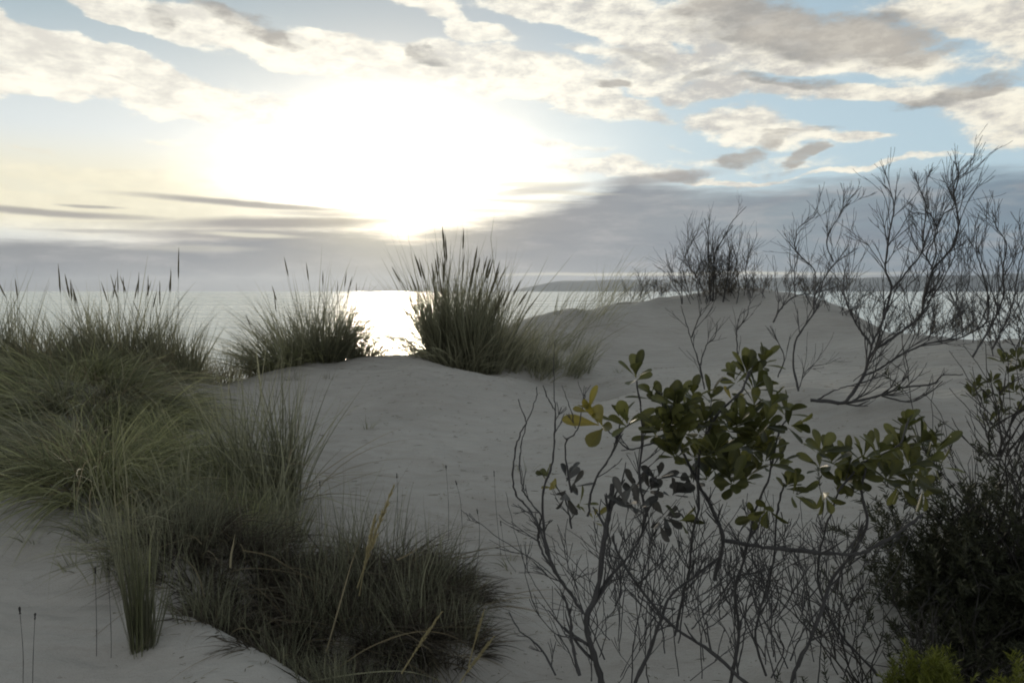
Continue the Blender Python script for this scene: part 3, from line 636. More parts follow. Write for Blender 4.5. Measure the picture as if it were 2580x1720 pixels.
# T8 dark grass mass
MASS = [(480, 3.15, .34), (600, 3.1, .38), (720, 3.1, .44), (840, 3.15, .48), (960, 3.2, .46), (1050, 3.2, .38), (1130, 3.2, .28),
        (560, 2.85, .32), (680, 2.82, .36), (800, 2.85, .38), (920, 2.88, .38), (1030, 2.88, .36), (1110, 2.85, .28),
        (720, 2.6, .22), (860, 2.52, .24), (980, 2.5, .26), (1100, 2.5, .24), (900, 2.36, .2), (1030, 2.34, .2), (490, 2.92, .26), (440, 3.0, .22), (570, 2.68, .22)]
ML = ['at the left end, under the pale arching blade', 'behind the near sand lip', 'left of the pale seed plume', 'behind the pale seed plume', 'with the tall pale seed plume before it', 'at the right end of the back row', 'fading into open sand at the right',
      'hanging over the near sand lip at the left', 'in the darkest hollow', 'around the bent pale straw', 'right of the bent pale straw', 'behind the leaning seed head', 'behind the right seed heads',
      'nearest the lip of sand', 'at the bottom edge below the straw', 'at the bottom edge around the left seed head', 'at the bottom edge around the right seed heads', 'lowest of all, cut by the bottom edge below the straw', 'lowest of all, cut by the bottom edge under the left seed head', 'under the bright upright blade', 'nearest the narrow grass column', 'on the lip of the near sand below the bright upright blade']
for k, ((px, Y, h), lab) in enumerate(zip(MASS, ML)):
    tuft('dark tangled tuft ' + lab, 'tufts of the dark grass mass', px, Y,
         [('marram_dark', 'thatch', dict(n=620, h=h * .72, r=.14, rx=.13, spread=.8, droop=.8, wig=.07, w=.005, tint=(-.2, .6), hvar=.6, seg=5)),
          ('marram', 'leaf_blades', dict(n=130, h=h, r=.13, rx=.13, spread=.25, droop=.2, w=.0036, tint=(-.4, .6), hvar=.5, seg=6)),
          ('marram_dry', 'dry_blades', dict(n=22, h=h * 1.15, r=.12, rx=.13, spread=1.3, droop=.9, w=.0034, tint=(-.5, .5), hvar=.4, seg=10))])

def px_blade(mb, pix, Y0, Y1, w, tint=.5):
    c = catmull([P(a, b, Y0 + (Y1 - Y0) * i / (len(pix) - 1)) for i, (a, b) in enumerate(pix)], 6)
    tg = np.gradient(c, axis=0); tg /= np.linalg.norm(tg, axis=1, keepdims=True); s = np.cross(tg, [.25, .9, .3]); s /= np.linalg.norm(s, axis=1, keepdims=True)
    t = np.linspace(0, 1, len(c))[:, None]; wd = w * .5 * np.clip(1.02 - t ** 2.2, .1, 1)
    up = np.cross(s, tg) * w * .18
    V = np.stack([c - s * wd, c + up, c + s * wd], 1).reshape(-1, 3); n = len(c); i = np.arange(3 * n).reshape(n, 3)
    mb.add(V, np.stack([i[:-1, :-1], i[:-1, 1:], i[1:, 1:], i[1:, :-1]], -1).reshape(-1, 4), np.full(3 * n, tint))
def straw(label, pix, Y0, Y1, w, mk='marram_dry', tint=.5, name='dry_straw', group='long blades and straws in the foreground'):
    mb = MB(); px_blade(mb, pix, Y0, Y1, w, tint); o = mb.build(name, M[mk], None, P(pix[0][0], pix[0][1], Y0)); tag(o, label, 'straw', group); return o
straw('pale grey blade arching over the left end of the dark grass', [(515, 1505), (500, 1450), (470, 1410), (430, 1395)], 2.7, 2.6, .006)
straw('short pale blade arching just above the longer arching one', [(508, 1370), (490, 1352), (462, 1346)], 2.75, 2.7, .005)
straw('bright yellowish upright blade in the left of the dark grass', [(580, 1430), (582, 1400), (588, 1368), (592, 1345)], 2.7, 2.7, .008, tint=.9)
straw('long bent straw slanting through the dark grass below the seed plume', [(822, 1640), (845, 1560), (865, 1490), (885, 1420), (910, 1350)], 2.6, 2.55, .0055, tint=.6)
straw('long thin blade arching right across the bottom of the dark grass', [(840, 1690), (930, 1630), (1040, 1592), (1130, 1598), (1200, 1640)], 2.45, 2.35, .0045, tint=.1)
straw('thin blade crossing the hollow from upper left to lower right', [(610, 1385), (680, 1400), (740, 1435), (850, 1490)], 2.75, 2.7, .006, tint=-.1)
straw('short pale blade lying across the right of the dark grass', [(1000, 1410), (1030, 1395), (1058, 1378)], 2.8, 2.8, .006, tint=.3)
straw('low blade sweeping along the bottom edge', [(780, 1716), (900, 1696), (1020, 1690), (1120, 1715)], 2.35, 2.3, .005, 'marram', .6)
straw('pale blade bent at the right flank of the grassy mound', [(190, 1260), (200, 1215), (215, 1165), (250, 1152)], 3.2, 3.2, .005, tint=.6)
straw('pale blade hanging in the middle of the grassy mound', [(228, 1290), (226, 1250), (236, 1215)], 3.1, 3.1, .006, tint=.7)
straw('pale curled blade pointing right above the tangled tufts', [(290, 1275), (330, 1240), (370, 1230)], 3.1, 3.1, .004, tint=.5)
straw('pale bent stalk leaning out over the sand slope', [(735, 1130), (728, 1165), (760, 1168), (800, 1180)], 3.5, 3.4, .005, tint=.3)

def plume(label, base, tip, Y, head_frac, hr, lab_cat='seed head'):
    b, t = P(*base, Y), P(*tip, Y - .05); L = np.linalg.norm(t - b)
    root = empty('grass_stalk', b, label, 'grass stalk', 'pale seed stalks in the foreground')
    seed_head(root, b, t - b, L * (1 - head_frac), L * head_frac, hr, M['seed_pale'], (.03, 0, -.02), True)
plume('tall pale feathery seed plume rising above the dark grass', (900, 1480), (985, 1215), 2.6, .8, .013)
plume('second drooping seed plume hugging the tall one', (905, 1500), (940, 1290), 2.62, .7, .011)
plume('leaning straw seed head at the bottom centre', (1012, 1695), (1108, 1535), 2.2, .75, .007)
plume('rightmost leaning straw seed head at the bottom', (1150, 1730), (1240, 1598), 2.2, .75, .008)
plume('thin upright seed head behind the rightmost leaning one', (1180, 1680), (1215, 1530), 2.3, .6, .006)

def stalk(label, pix, Y, r=.0011, bud=True, mk='bark'):
    c0 = P(pix[0][0], pix[0][1], Y); root = empty('dry_stalk', c0, label, 'dry stalk', 'thin dry stalks on the sand')
    mb = MB(); c = catmull([P(a, b, Y - .02 * i) for i, (a, b) in enumerate(pix)], 6); tube(mb, c, r, r * .55, 5); mb.build('stem', M[mk], root)
    if bud:
        mb = MB(); d = c[-1] - c[-3]; d /= np.linalg.norm(d); tube(mb, [c[-1] - d * .006, c[-1] - d * .002, c[-1] + d * .004, c[-1] + d * .012, c[-1] + d * .016], .0022, .002, 6, .2, .35); mb.build('bud', M['bark_dark'], root)
for (lab, pix, Y) in [('thin stalk nearest the left bottom corner', [(58, 1725), (58, 1640), (50, 1540)], 2.3), ('stalk with a round bud near the left bottom corner', [(82, 1725), (84, 1640), (88, 1555)], 2.3),
                      ('stalk with a bud left of the narrow grass column', [(243, 1700), (243, 1560), (240, 1440)], 2.45), ('thin stalk beside the narrow grass column', [(278, 1715), (280, 1600), (272, 1430)], 2.45),
                      ('curving dark stalk right of the dark grass', [(1190, 1470), (1205, 1400), (1208, 1330), (1203, 1290)], 3.2), ('dark stalk with a bud on the sand above the dark grass', [(1130, 1360), (1130, 1270), (1124, 1180)], 3.6),
                      ('upright stalk tipped with a dark bud left of the leafy shrub', [(1262, 1400), (1250, 1280), (1245, 1195)], 3.4), ('thin stalk rising between buds above the dark grass', [(1000, 1350), (1002, 1270), (1000, 1200)], 3.5),
                      ('stalk with a bud over the left of the dark grass', [(812, 1330), (808, 1270), (806, 1220)], 3.5), ('short stalk with nodding bud on the central slope', [(1165, 1330), (1160, 1260), (1150, 1218)], 3.6),
                      ('thin double-bent stalk right of the dark grass', [(1300, 1440), (1275, 1400), (1262, 1320)], 3.4)]:
    stalk(lab, pix, Y)

# litter of broken blades and twigs on the sand
def build_litter():
    mb = MB(); n = 4200
    cx = rg.choice([-1.5, -1.1, -.75, -.35, .15, .6, 1.1, 1.6, 2.2, 0], n); x = cx + rg.normal(0, .35, n); y = rg.uniform(2.0, 7.5, n); x = x * (y / 4.0)
    z = ground(x, y) + .004; a = rg.uniform(0, 2 * pi, n); L = rg.uniform(.008, .07, n) * rg.uniform(.3, 1, n)
    ribbons(mb, np.stack([x, y, z], 1), np.stack([np.cos(a), np.sin(a), rg.uniform(-.02, .16, n)], 1), L, np.stack([rg.normal(0, .2, n), rg.normal(0, .2, n), np.full(n, -.1)], 1), rg.uniform(.0015, .004, n), rg.uniform(-.2, .8, n), 3)
    tag(mb.build('plant_litter', M['seed']), kind='stuff')
build_litter()
# lone shoots on runners between the tufts
for (lab, px, Y) in [('lone three-bladed shoot on the middle of the central sand slope', 930, 4.9), ('small lone shoot under the central crest', 830, 5.9), ('lone low shoot on the crest shoulder below the left clump', 740, 5.9), ('lone shoot on the sand left of the leafy shrub', 1330, 4.3),
                     ('lone shoot on the open sand between dark grass and shrub', 1290, 3.5), ('lone shoot on the near sand at the left', 180, 2.9), ('lone shoot on the near sand below the grassy mound', 90, 3.1), ('little shoot at the foot of the far dune', 1560, 7.4)]:
    c = G(px, Y); mb = MB(); blades(mb, c, 14, .17, .03, spread=.5, droop=.4, w=.0035, tint=(-.2, .9), hvar=.6, seg=6)
    o = mb.build('marram_shoot', M['marram'], None, c); tag(o, lab, 'grass shoot', 'lone marram shoots on the sand')

# ------------------------------------------------------------------ bare shrub on the right
bare = empty('bare_shrub', P(2110, 1012, 4.7), 'tall leafless grey shrub with crooked forking branches at the right', 'shrub')
def bare_branch(pix, Y0, Y1, r0, r1, tw, tl, depth=1):
    tw = int(tw * 1.7); tl *= 1.3
    mb = MB(); traced(mb, pix, Y0, Y1, r0, r1, tw, tl, depth); mb.build('branch', M['bark'], bare)
bare_branch([(2042, 1008), (2090, 1010), (2127, 1008), (2178, 944), (2195, 893), (2250, 850), (2319, 799), (2336, 765), (2336, 713), (2349, 675), (2392, 628), (2411, 577), (2415, 521), (2405, 487), (2418, 444), (2405, 406)], 4.7, 4.3, .011, .0022, 14, .28, 2)
bare_branch([(2195, 880), (2195, 863), (2170, 830), (2148, 799), (2131, 760), (2128, 705), (2136, 662)], 4.6, 4.8, .007, .002, 7, .25, 2)
bare_branch([(2195, 870), (2221, 807), (2251, 726), (2232, 679), (2242, 594), (2247, 530), (2242, 487), (2222, 462)], 4.6, 4.4, .0075, .0018, 10, .26, 2)
bare_branch([(2251, 726), (2285, 683), (2324, 636), (2328, 585), (2330, 521), (2318, 470), (2307, 436)], 4.5, 4.7, .006, .0018, 9, .26, 2)
bare_branch([(2349, 675), (2335, 640), (2358, 585), (2345, 545), (2330, 530)], 4.4, 4.3, .0045, .0016, 6, .2, 2)
bare_branch([(2345, 679), (2354, 640), (2358, 590), (2375, 540), (2400, 520), (2395, 470), (2440, 430), (2450, 400)], 4.4, 4.2, .0045, .0014, 8, .22, 2)
bare_branch([(2336, 765), (2360, 730), (2395, 650), (2400, 600)], 4.4, 4.2, .0045, .0015, 6, .22, 2)
bare_branch([(2042, 1008), (2127, 1015), (2221, 997), (2280, 975), (2349, 968), (2375, 948), (2426, 944)], 4.7, 4.3, .0085, .003, 7, .18)
bare_branch([(2178, 946), (2230, 925), (2272, 893), (2341, 867), (2426, 850), (2477, 812), (2492, 760), (2477, 700), (2456, 645), (2465, 600), (2469, 564)], 4.65, 4.2, .007, .0018, 12, .24, 2)
bare_branch([(2426, 850), (2420, 800), (2409, 760), (2411, 700)], 4.3, 4.5, .004, .0016, 6, .2, 2)
bare_branch([(2450, 900), (2500, 820), (2529, 748), (2537, 679), (2533, 619), (2510, 560), (2500, 520)], 4.3, 4.2, .006, .0016, 12, .22, 2)
bare_branch([(2500, 880), (2530, 800), (2560, 740), (2575, 660), (2590, 600)], 4.3, 4.2, .005, .0016, 9, .22, 2)
bare_branch([(2221, 997), (2290, 1010), (2340, 990), (2375, 960)], 4.6, 4.4, .005, .0025, 3, .14)
bare_branch([(2060, 1006), (2110, 980), (2160, 965), (2210, 950), (2260, 940)], 4.7, 4.5, .0045, .0015, 6, .16)
bare_branch([(2012, 985), (2001, 914), (2007, 850), (2042, 790), (2054, 748), (2093, 679), (2127, 645), (2160, 625)], 4.7, 4.9, .006, .002, 9, .24, 2)
bare_branch([(2100, 660), (2085, 607), (2110, 551), (2140, 500), (2172, 468)], 4.85, 4.9, .004, .0012, 6, .18, 2)
bare_branch([(2054, 700), (2046, 675), (2007, 632), (2003, 594), (2016, 572), (2054, 540), (2060, 520)], 4.9, 5.0, .0045, .0014, 7, .18, 2)
bare_branch([(1948, 812), (1965, 782), (2003, 748), (2060, 738), (2110, 720)], 4.9, 4.9, .0055, .002, 5, .18, 2)
bare_branch([(2012, 980), (2040, 930), (2090, 915), (2120, 900)], 4.7, 4.8, .003, .0012, 5, .16, 1)
bare_branch([(2150, 960), (2200, 915), (2210, 860), (2190, 800), (2200, 740)], 4.6, 4.8, .003, .001, 7, .22, 2)
bare_branch([(2280, 900), (2300, 830), (2290, 770), (2310, 720), (2300, 660)], 4.4, 4.6, .003, .001, 8, .24, 2)
bare_branch([(2370, 860), (2400, 780), (2440, 720), (2445, 660), (2430, 600)], 4.3, 4.5, .003, .001, 8, .24, 2)
bare_branch([(2003, 748), (2004, 700), (2003, 640)], 4.9, 5.0, .0035, .0018, 4, .2, 1)
tag_b = []
small = [('slender bare sapling rising behind the leafy shrub top', [[(1775, 980), (1764, 931), (1742, 850), (1721, 790), (1716, 770)], [(1764, 920), (1780, 870), (1800, 850), (1807, 810)], [(1742, 850), (1760, 800), (1768, 775)]], 4.6),
         ('bare forked sapling behind the right top of the leafy shrub', [[(1860, 930), (1858, 871), (1853, 824), (1870, 790), (1918, 765)], [(1858, 830), (1875, 800), (1890, 760)], [(1960, 950), (1975, 900), (1955, 850), (1940, 820)]], 4.7)]
for lab, brs, Y in small:
    r_ = empty('bare_sapling', P(brs[0][0][0], brs[0][0][1] + 30, Y), lab, 'shrub', 'small bare saplings on the dune')
    for b in brs:
        mb = MB(); traced(mb, b, Y, Y - .1, .0042, .0014, 4, .18, 1); mb.build('branch', M['bark'], r_)
# twiggy bushes beyond the crest
def twig_bush(label, px, Y, n, h, spread, r=.005, depth=2, lean=0, fol=0, wd=.14, leaders=(), group='twiggy bushes behind the far dune crest'):
    c = G(px, Y); root = empty('twiggy_bush', c, label, 'shrub', group)
    tips = []
    for i in range(n):
        mb = MB(); a = rnd.gauss(0, 1) * spread
        grow(mb, c + np.array([rnd.gauss(0, wd), rnd.gauss(0, .12), -.03]), (a + lean, rnd.gauss(0, .25), 1), h * rnd.uniform(.45, .75), r * rnd.uniform(.6, 1.1), depth, seg=.05, wig=.13, upw=.05, kids=(4, 7), ang=(15, 40), tips=tips)
        mb.build('branch', M['bark'], root)
    for pix in leaders:
        mb = MB(); traced(mb, pix, Y, Y - .1, .011, .003, 9, .3, 2, tips=tips); mb.build('branch', M['bark'], root)
    if fol:
        mb = MB(); s = mb
        for k in range(fol):
            p = tips[rnd.randrange(len(tips))][0].copy(); p[2] = c[2] + (p[2] - c[2]) * rnd.uniform(.1, .7)
            needle_shoot(mb, s, p, (rnd.gauss(0, .5), rnd.gauss(0, .4), 1), .09, 16, .022, .004, (0, .8))
        mb.build('foliage', M['marram_dark'], root)
twig_bush('dense twiggy bush on the far dune crest with two tall forked leaders', 1812, 9.6, 22, .92, .36, .0055, 2, 0, 420, .25, [[(1795, 772), (1798, 700), (1800, 640), (1830, 590), (1845, 560), (1880, 520)], [(1790, 772), (1786, 690), (1787, 640), (1783, 590), (1775, 550)], [(1820, 772), (1832, 700), (1838, 640), (1833, 600)]])
twig_bush('low twiggy bush left of the dense one on the far crest', 1660, 10.4, 6, .42, .5, .004, 2)
twig_bush('low brownish bush right of the dense one on the far crest', 1960, 9.6, 12, .46, .5, .004, 2, 0, 160, .35)
twig_bush('wiry bush beyond the bare shrub near the sea line', 2280, 8.3, 9, .62, .45, .004, 2, .1, 120)
twig_bush('wiry bush behind the long low branch of the bare shrub', 2400, 7.2, 9, .60, .45, .004, 2, .15, 120)
twig_bush('twiggy bush near the right edge beyond the bare shrub', 2530, 6.2, 10, .72, .4, .005, 2, .1, 60)
twig_bush('few bare twigs above the sea at the left shoulder of the far dune', 1590, 10.6, 5, .55, .5, .004, 1)
twig_bush('grey twigs standing between the dense bush and the bare shrub', 2110, 9.0, 9, .55, .5, .004, 2, .1, 30)

# ------------------------------------------------------------------ leafy shrub, right centre
SY = 2.1
shrub = empty('leafy_shrub', G(1760, 2.5), 'leathery-leaved green shrub with rosettes above a tangle of bare stems', 'shrub')
def sh_branch(pix, Y0, Y1, r0, r1, tw=5, tl=.12, depth=1, mat='bark', upw=.05):
    mb = MB(); traced(mb, pix, Y0, Y1, r0, r1, tw, tl, depth, .003, upw, ang=(20, 50)); mb.build('branch', M[mat], shrub)
sh_branch([(1530, 1790), (1516, 1715), (1490, 1640), (1476, 1562), (1504, 1483), (1521, 1358), (1538, 1285), (1545, 1220)], 2.15, 2.1, .0095, .006, 8, .16)
sh_branch([(1470, 1545), (1440, 1500), (1408, 1454), (1372, 1400), (1357, 1360), (1354, 1313), (1325, 1275), (1299, 1240), (1292, 1180), (1298, 1120), (1318, 1080), (1323, 1054), (1304, 1005)], 2.12, 2.05, .0045, .0014, 5, .10)
sh_branch([(1408, 1454), (1380, 1400), (1365, 1330), (1362, 1290), (1335, 1262), (1312, 1225), (1310, 1150), (1325, 1080), (1350, 1010), (1352, 975)], 2.12, 2.15, .003, .0012, 3, .08)
sh_branch([(1425, 1480), (1390, 1420), (1368, 1330), (1372, 1240), (1390, 1160), (1397, 1103), (1400, 1045), (1385, 1010), (1367, 971)], 2.1, 2.0, .004, .0012, 4, .10)
sh_branch([(1400, 1050), (1396, 1000), (1394, 930), (1397, 863)], 2.02, 2.0, .0018, .0007, 0)
sh_branch([(1440, 1240), (1426, 1123), (1450, 1078), (1466, 1030), (1475, 996)], 2.1, 2.05, .0026, .001, 2, .08)
sh_branch([(1450, 1078), (1440, 1030), (1416, 971)], 2.07, 2.05, .0018, .0007, 1, .05)
sh_branch([(1950, 1760), (1889, 1722), (1790, 1640), (1691, 1573), (1630, 1500), (1600, 1466), (1560, 1400), (1544, 1350)], 2.2, 2.1, .006, .003, 7, .18)
sh_branch([(1500, 1510), (1530, 1470), (1575, 1410), (1612, 1358), (1630, 1300), (1660, 1230)], 2.12, 2.1, .0045, .0025, 6, .12)
sh_branch([(1815, 1358), (1900, 1370), (2000, 1385), (2080, 1392), (2155, 1392), (2200, 1372), (2260, 1335), (2324, 1296)], 2.2, 2.05, .0065, .004, 6, .14, mat='bark')
sh_branch([(1985, 1750), (2000, 1670), (2053, 1570), (2110, 1470), (2155, 1392), (2180, 1320), (2170, 1240), (2180, 1180)], 2.2, 2.1, .006, .003, 7, .14)
sh_branch([(1800, 1460), (1815, 1358), (1800, 1300), (1770, 1240), (1740, 1180)], 2.2, 2.1, .006, .004, 5, .12)
sh_branch([(1600, 1720), (1640, 1640), (1660, 1560), (1690, 1500), (1760, 1450), (1815, 1400)], 2.2, 2.15, .0055, .003, 6, .14)
sh_branch([(1700, 1600), (1720, 1520), (1740, 1440), (1745, 1350), (1760, 1280)], 2.25, 2.1, .004, .003, 7, .14)
sh_branch([(1840, 1720), (1860, 1600), (1850, 1480), (1880, 1380), (1900, 1290)], 2.3, 2.15, .005, .003, 8, .15)
sh_branch([(1930, 1700), (1900, 1600), (1930, 1500), (1950, 1400), (1960, 1300), (1975, 1220)], 2.3, 2.15, .004, .0025, 8, .14)
sh_branch([(2210, 1700), (2120, 1600), (2080, 1520), (2060, 1430), (2090, 1330), (2110, 1240)], 2.35, 2.15, .004, .0025, 9, .14)
sh_branch([(1460, 1700), (1440, 1620), (1435, 1560), (1420, 1500)], 2.0, 2.0, .005, .003, 2, .1)
sh_branch([(1400, 1700), (1360, 1640), (1310, 1580), (1282, 1540)], 2.15, 2.2, .0035, .0015, 3, .08)
sh_branch([(1480, 1300), (1500, 1220), (1540, 1150), (1560, 1100), (1590, 1060)], 2.1, 2.05, .003, .002, 5, .1)
sh_branch([(1630, 1300), (1610, 1200), (1620, 1120), (1615, 1040), (1605, 960)], 2.1, 2.05, .0035, .002, 5, .1)
sh_branch([(1760, 1280), (1760, 1150), (1800, 1050), (1860, 980), (1885, 935)], 2.12, 2.05, .004, .0025, 4, .08)
sh_branch([(1740, 1180), (1700, 1100), (1670, 1020), (1668, 990)], 2.12, 2.05, .0035, .002, 3, .08)
sh_branch([(1900, 1290), (1930, 1190), (1960, 1100), (1990, 1040)], 2.15, 2.1, .003, .002, 3, .08)
sh_branch([(2110, 1240), (2180, 1170), (2250, 1120), (2290, 1060)], 2.12, 2.08, .003, .002, 4, .08)
sh_branch([(1690, 1110), (1640, 1120), (1590, 1130), (1540, 1090), (1525, 1075)], 2.1, 2.05, .003, .0015, 2, .05)
sh_branch([(1440, 1330), (1430, 1270), (1400, 1220)], 2.1, 2.05, .003, .0015, 3, .06)
# thicket of fine stems under the leaves
for k in range(88):
    x0 = rnd.uniform(1430, 2190); y0 = rnd.uniform(1500, 1740); x1 = x0 + rnd.gauss(0, 120); y1 = rnd.uniform(1230, 1420)
    mid = ((x0 + x1) / 2 + rnd.gauss(0, 30), (y0 + y1) / 2 + rnd.gauss(0, 20)); Yk = rnd.uniform(2.1, 2.6)
    sh_branch([(x0, y0), ((x0 + mid[0]) / 2 + rnd.gauss(0, 14), (y0 + mid[1]) / 2), mid, ((x1 + mid[0]) / 2 + rnd.gauss(0, 14), (y1 + mid[1]) / 2), (x1, y1)], Yk, Yk + rnd.uniform(-.15, .1), rnd.uniform(.0012, .0026), .0008, 4, .13, 1)
RS = [  # px, py, leaves, leaf length, axis x, axis z, material
    (1602, 935, 7, .062, -.1, 1, 'leaf'), (1881, 925, 12, .060, 0, 1, 'leaf'), (1925, 900, 9, .055, .35, 1, 'leaf'), (1850, 945, 8, .058, -.5, .8, 'leaf'), (1905, 960, 9, .060, .4, .7, 'leaf'),
    (1510, 1060, 5, .085, -.8, .5, 'leaf_yellow'), (1482, 1022, 4, .06, -.5, .9, 'leaf_yellow'), (1582, 1055, 6, .07, -.1, 1, 'leaf'), (1560, 1040, 3, .06, -.2, 1, 'leaf'), (1668, 1000, 8, .066, -.1, 1, 'leaf'), (1640, 980, 6, .06, -.3, 1, 'leaf'), (1710, 1000, 7, .066, .1, 1, 'leaf'),
    (1745, 985, 6, .06, 0, 1, 'leaf'), (1790, 990, 7, .06, .1, 1, 'leaf'), (1690, 1060, 9, .068, -.2, .8, 'leaf'), (1650, 1080, 8, .066, -.4, .7, 'leaf'), (1735, 1070, 9, .068, 0, .8, 'leaf'), (1775, 1050, 8, .066, .1, .9, 'leaf'),
    (1700, 1130, 9, .068, -.2, .6, 'leaf'), (1750, 1140, 9, .068, 0, .6, 'leaf'), (1800, 1120, 9, .068, .1, .7, 'leaf'), (1840, 1060, 9, .066, .1, .9, 'leaf'), (1880, 1040, 8, .066, 0, 1, 'leaf'), (1900, 1010, 7, .06, 0, 1, 'leaf'),
    (1945, 1005, 7, .06, .1, 1, 'leaf'), (1985, 1025, 8, .062, .4, .9, 'leaf'), (2000, 1060, 5, .062, .9, .3, 'leaf'), (1930, 1060, 8, .064, .2, .7, 'leaf'), (1860, 1110, 9, .068, .1, .6, 'leaf'), (1900, 1120, 8, .066, .2, .5, 'leaf'),
    (1780, 1190, 9, .068, -.1, .5, 'leaf'), (1830, 1180, 9, .068, .1, .5, 'leaf'), (1880, 1190, 8, .066, .1, .4, 'leaf'), (1930, 1150, 7, .062, .4, .8, 'leaf'), (1965, 1150, 6, .062, .3, 1, 'leaf'), (1740, 1200, 7, .06, -.3, .4, 'leaf_grey'),
    (1985, 1210, 8, .062, .3, .8, 'leaf'), (2010, 1235, 6, .058, .5, .3, 'leaf'), (1930, 1280, 8, .055, -.2, -.2, 'leaf'), (1900, 1290, 6, .05, -.4, .1, 'leaf'), (2080, 1240, 6, .06, .2, -.5, 'leaf'),
    (2095, 1150, 8, .066, -.2, 1, 'leaf'), (2060, 1160, 6, .055, -.6, .9, 'leaf'), (2135, 1160, 8, .064, .1, .9, 'leaf'), (2175, 1140, 8, .064, .1, 1, 'leaf'), (2215, 1130, 8, .064, .1, 1, 'leaf'), (2170, 1190, 8, .064, 0, .4, 'leaf'), (2120, 1200, 8, .064, -.1, .3, 'leaf'),
    (2285, 1060, 12, .052, 0, 1, 'leaf'), (2270, 1110, 9, .06, -.2, .9, 'leaf'), (2320, 1100, 9, .06, .4, .9, 'leaf'), (2340, 1150, 7, .058, .8, .5, 'leaf'), (2295, 1160, 8, .06, .2, .6, 'leaf'), (2240, 1190, 8, .06, 0, .4, 'leaf'), (2310, 1200, 7, .06, .4, .2, 'leaf'),
    (2370, 1165, 3, .055, 1, .3, 'leaf'), (2270, 1220, 6, .055, 0, -.2, 'leaf'), (2330, 1230, 5, .055, .2, -.6, 'leaf'),
    (1390, 1215, 4, .05, -.6, .4, 'leaf_yellow'), (1375, 1185, 3, .045, -.7, .6, 'leaf'), (1430, 1190, 4, .06, .3, 1, 'leaf_grey'), (1445, 1215, 4, .062, .9, .4, 'leaf_grey'), (1425, 1240, 4, .055, -.1, -.8, 'leaf_grey'), (1465, 1260, 4, .05, .5, .2, 'leaf'),
    (1500, 1290, 4, .04, .2, .7, 'leaf_yellow'), (1600, 1215, 6, .055, -.1, 1, 'leaf_grey'), (1640, 1220, 7, .058, .1, .8, 'leaf_grey'), (1660, 1190, 6, .056, .2, 1, 'leaf_grey'), (1570, 1250, 6, .05, -.3, .8, 'leaf_grey'), (1610, 1265, 6, .05, 0, .6, 'leaf_grey'),
    (1680, 1290, 6, .055, .3, .1, 'leaf_grey'), (1720, 1300, 5, .055, .9, .4, 'leaf'), (1660, 1310, 5, .05, -.1, -.4, 'leaf_grey'), (1700, 1230, 6, .055, .5, .8, 'leaf_grey'), (1845, 1000, 3, .05, -.2, .6, 'leaf_yellow')]
for k in range(26):
    bx, by = [(1720, 1080), (1850, 1080), (1780, 1150), (1920, 1070), (2150, 1160), (2280, 1140), (1700, 1030), (1830, 1200)][k % 8]
    RS.append((bx + rnd.gauss(0, 45), by + rnd.gauss(0, 32), rnd.randint(6, 9), rnd.uniform(.056, .068), rnd.gauss(0, .35), rnd.uniform(.4, 1), 'leaf'))
for (px, py, n, L, ax, az, mk) in RS:
    mb = MB(); Y = SY + rnd.uniform(-.13, .15)
    rosette(mb, P(px, py + 10, Y), (ax, rnd.uniform(-.9, 0), az), n, L * 1.02, L * .47, (-.15, .95))
    o = mb.build('leaf_rosette', M[mk], shrub)
    if mk == 'leaf_yellow': o['label'] = 'yellowing leaf rosette'

# ------------------------------------------------------------------ dark thicket and green bush at the right edge
def dark_bush(label, px, Y, h, rx, n, ns, nl=.02, mk='needle_dark', bark='bark_dark', name='coastal_shrub', lean=0, w=.0035, fh=1.0):
    c = G(px, Y); root = empty(name, c, label, 'shrub', None)
    tips = []
    for i in range(n):
        mb = MB(); grow(mb, c + np.array([rnd.gauss(0, rx * .35), rnd.gauss(0, rx * .3), -.03]), (rnd.gauss(lean, .45), rnd.gauss(0, .3), 1), h * rnd.uniform(.4, .75), rnd.uniform(.003, .006), 2, wig=.16, kids=(3, 5), tips=tips)
        mb.build('branch', M[bark], root)
    mb = MB(); s = mb
    for k in range(ns):
        p, d = tips[rnd.randrange(len(tips))]; q = p + rg.normal(0, .05, 3); q[2] = c[2] + .03 + (q[2] - c[2]) * rnd.uniform(0, fh)
        needle_shoot(mb, s, q, d + rg.normal(0, .4, 3), .10, 34, nl, w, (0, .9))
    mb.build('foliage', M[mk], root)
    return root
dark_bush('dark dense thicket filling the lower right corner', 2500, 2.75, .80, .30, 13, 1100, .026, w=.0055, fh=.72)
dark_bush('dark thicket cut by the right edge of the photo', 2640, 2.6, 1.05, .3, 12, 900, .024, w=.005, fh=.7)
dark_bush('low dark shrub at the right end of the stem tangle', 2400, 2.45, .45, .14, 8, 160, .018)
# leafy bush upper right edge
leafy2 = empty('leafy_shrub', G(2540, 3.6), 'dark leathery-leaved shrub at the right edge above the thicket', 'shrub')
tips = []
for i in range(6):
    mb = MB(); grow(mb, P(2540 + rnd.uniform(-40, 40), 1150, 3.4), (rnd.gauss(0, .35), 0, 1), .36, .005, 2, tips=tips, kids=(2, 4)); mb.build('branch', M['bark_dark'], leafy2)
for (px, py) in [(2480, 1000), (2520, 985), (2555, 975), (2590, 990), (2500, 950), (2540, 930), (2575, 920), (2560, 895), (2530, 900), (2610, 930), (2600, 880), (2450, 985), (2530, 1030), (2570, 1030), (2490, 1060), (2460, 960)]:
    mb = MB(); rosette(mb, P(px, py + 8, 3.4 + rnd.uniform(-.1, .1)), (rnd.gauss(0, .3), -.2, .9), 9, .06, .022, (0, .6)); mb.build('leaf_rosette', M['leaf'], leafy2)
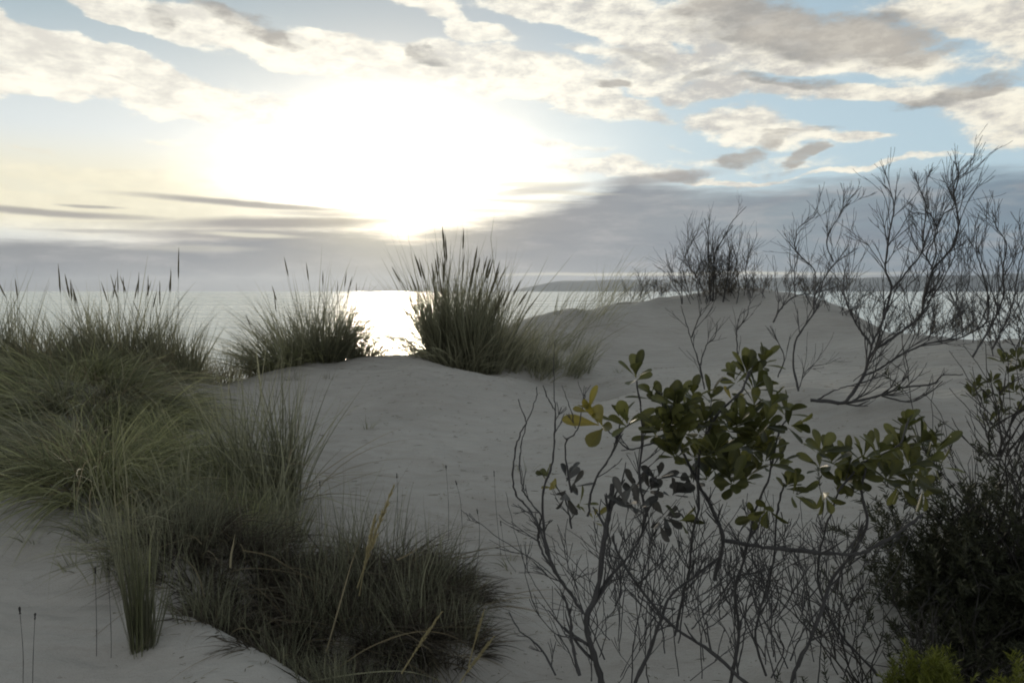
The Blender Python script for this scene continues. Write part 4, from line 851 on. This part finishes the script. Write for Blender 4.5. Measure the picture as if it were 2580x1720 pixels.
# bright green bushes at the bottom
def green_bush(label, px, py_top, Y, w, n):
    top = P(px, py_top, Y); c = np.array([top[0], Y, float(ground(top[0], Y)[0])]); root = empty('green_bush', c, label, 'shrub', 'fine-leaved green bushes at the bottom right')
    mb = MB(); s = MB(); H = top[2] - c[2]
    for k in range(n):
        a = rnd.uniform(0, 6.28); q = sqrt(rnd.random()); x = c[0] + cos(a) * q * w; y = c[1] + sin(a) * q * w * .8
        zt = c[2] + H * (1 - .35 * q * q) * rnd.uniform(.78, 1.0) - .09
        needle_shoot(mb, mb, (x, y, zt), (cos(a) * q * .5, sin(a) * q * .4, 1), .10, 60, .02, .0028, (0, 1), .001)
    for i in range(9):
        a = rnd.uniform(0, 6.28); tube(s, catmull([c + np.array([0, 0, -.02]), c + np.array([cos(a) * w * .3, sin(a) * w * .3, H * .45]), c + np.array([cos(a) * w * .7, sin(a) * w * .6, H * .8])], 5), .004, .0015, 5)
    mb.build('foliage', M['needle'], root); s.build('stems', M['bark_dark'], root)
green_bush('bright yellow-green fine-leaved bush at the bottom right', 2345, 1615, 2.0, .125, 210)
green_bush('small bright green bush tip in the bottom right corner', 2580, 1640, 1.95, .06, 70)
dark_bush('fine-leaved olive shrub below the right leaf rosettes', 2290, 2.3, .62, .1, 6, 70, .022, 'needle_dark', lean=0, w=.004)

# ------------------------------------------------------------------ moist sea air
def build_haze():
    mb = MB(); mb.smooth = False; X, Y0, Y1, Z0, Z1 = 16100, -1600, 16100, -14, 270
    V = [(-X, Y0, Z0), (X, Y0, Z0), (X, Y1, Z0), (-X, Y1, Z0), (-X, Y0, Z1), (X, Y0, Z1), (X, Y1, Z1), (-X, Y1, Z1)]
    mb.add(V, [(0, 3, 2, 1), (4, 5, 6, 7), (0, 1, 5, 4), (1, 2, 6, 5), (2, 3, 7, 6), (3, 0, 4, 7)])
    m, T, out = mat_new('sea_air'); v = T.new('ShaderNodeVolumePrincipled'); v.inputs['Color'].default_value = (.66, .73, .83, 1)
    v.inputs['Density'].default_value = 5.5e-5; v.inputs['Anisotropy'].default_value = .55
    T.l.new(v.outputs[0], out.inputs['Volume'])
    tag(mb.build('haze', m), kind='stuff')
build_haze()
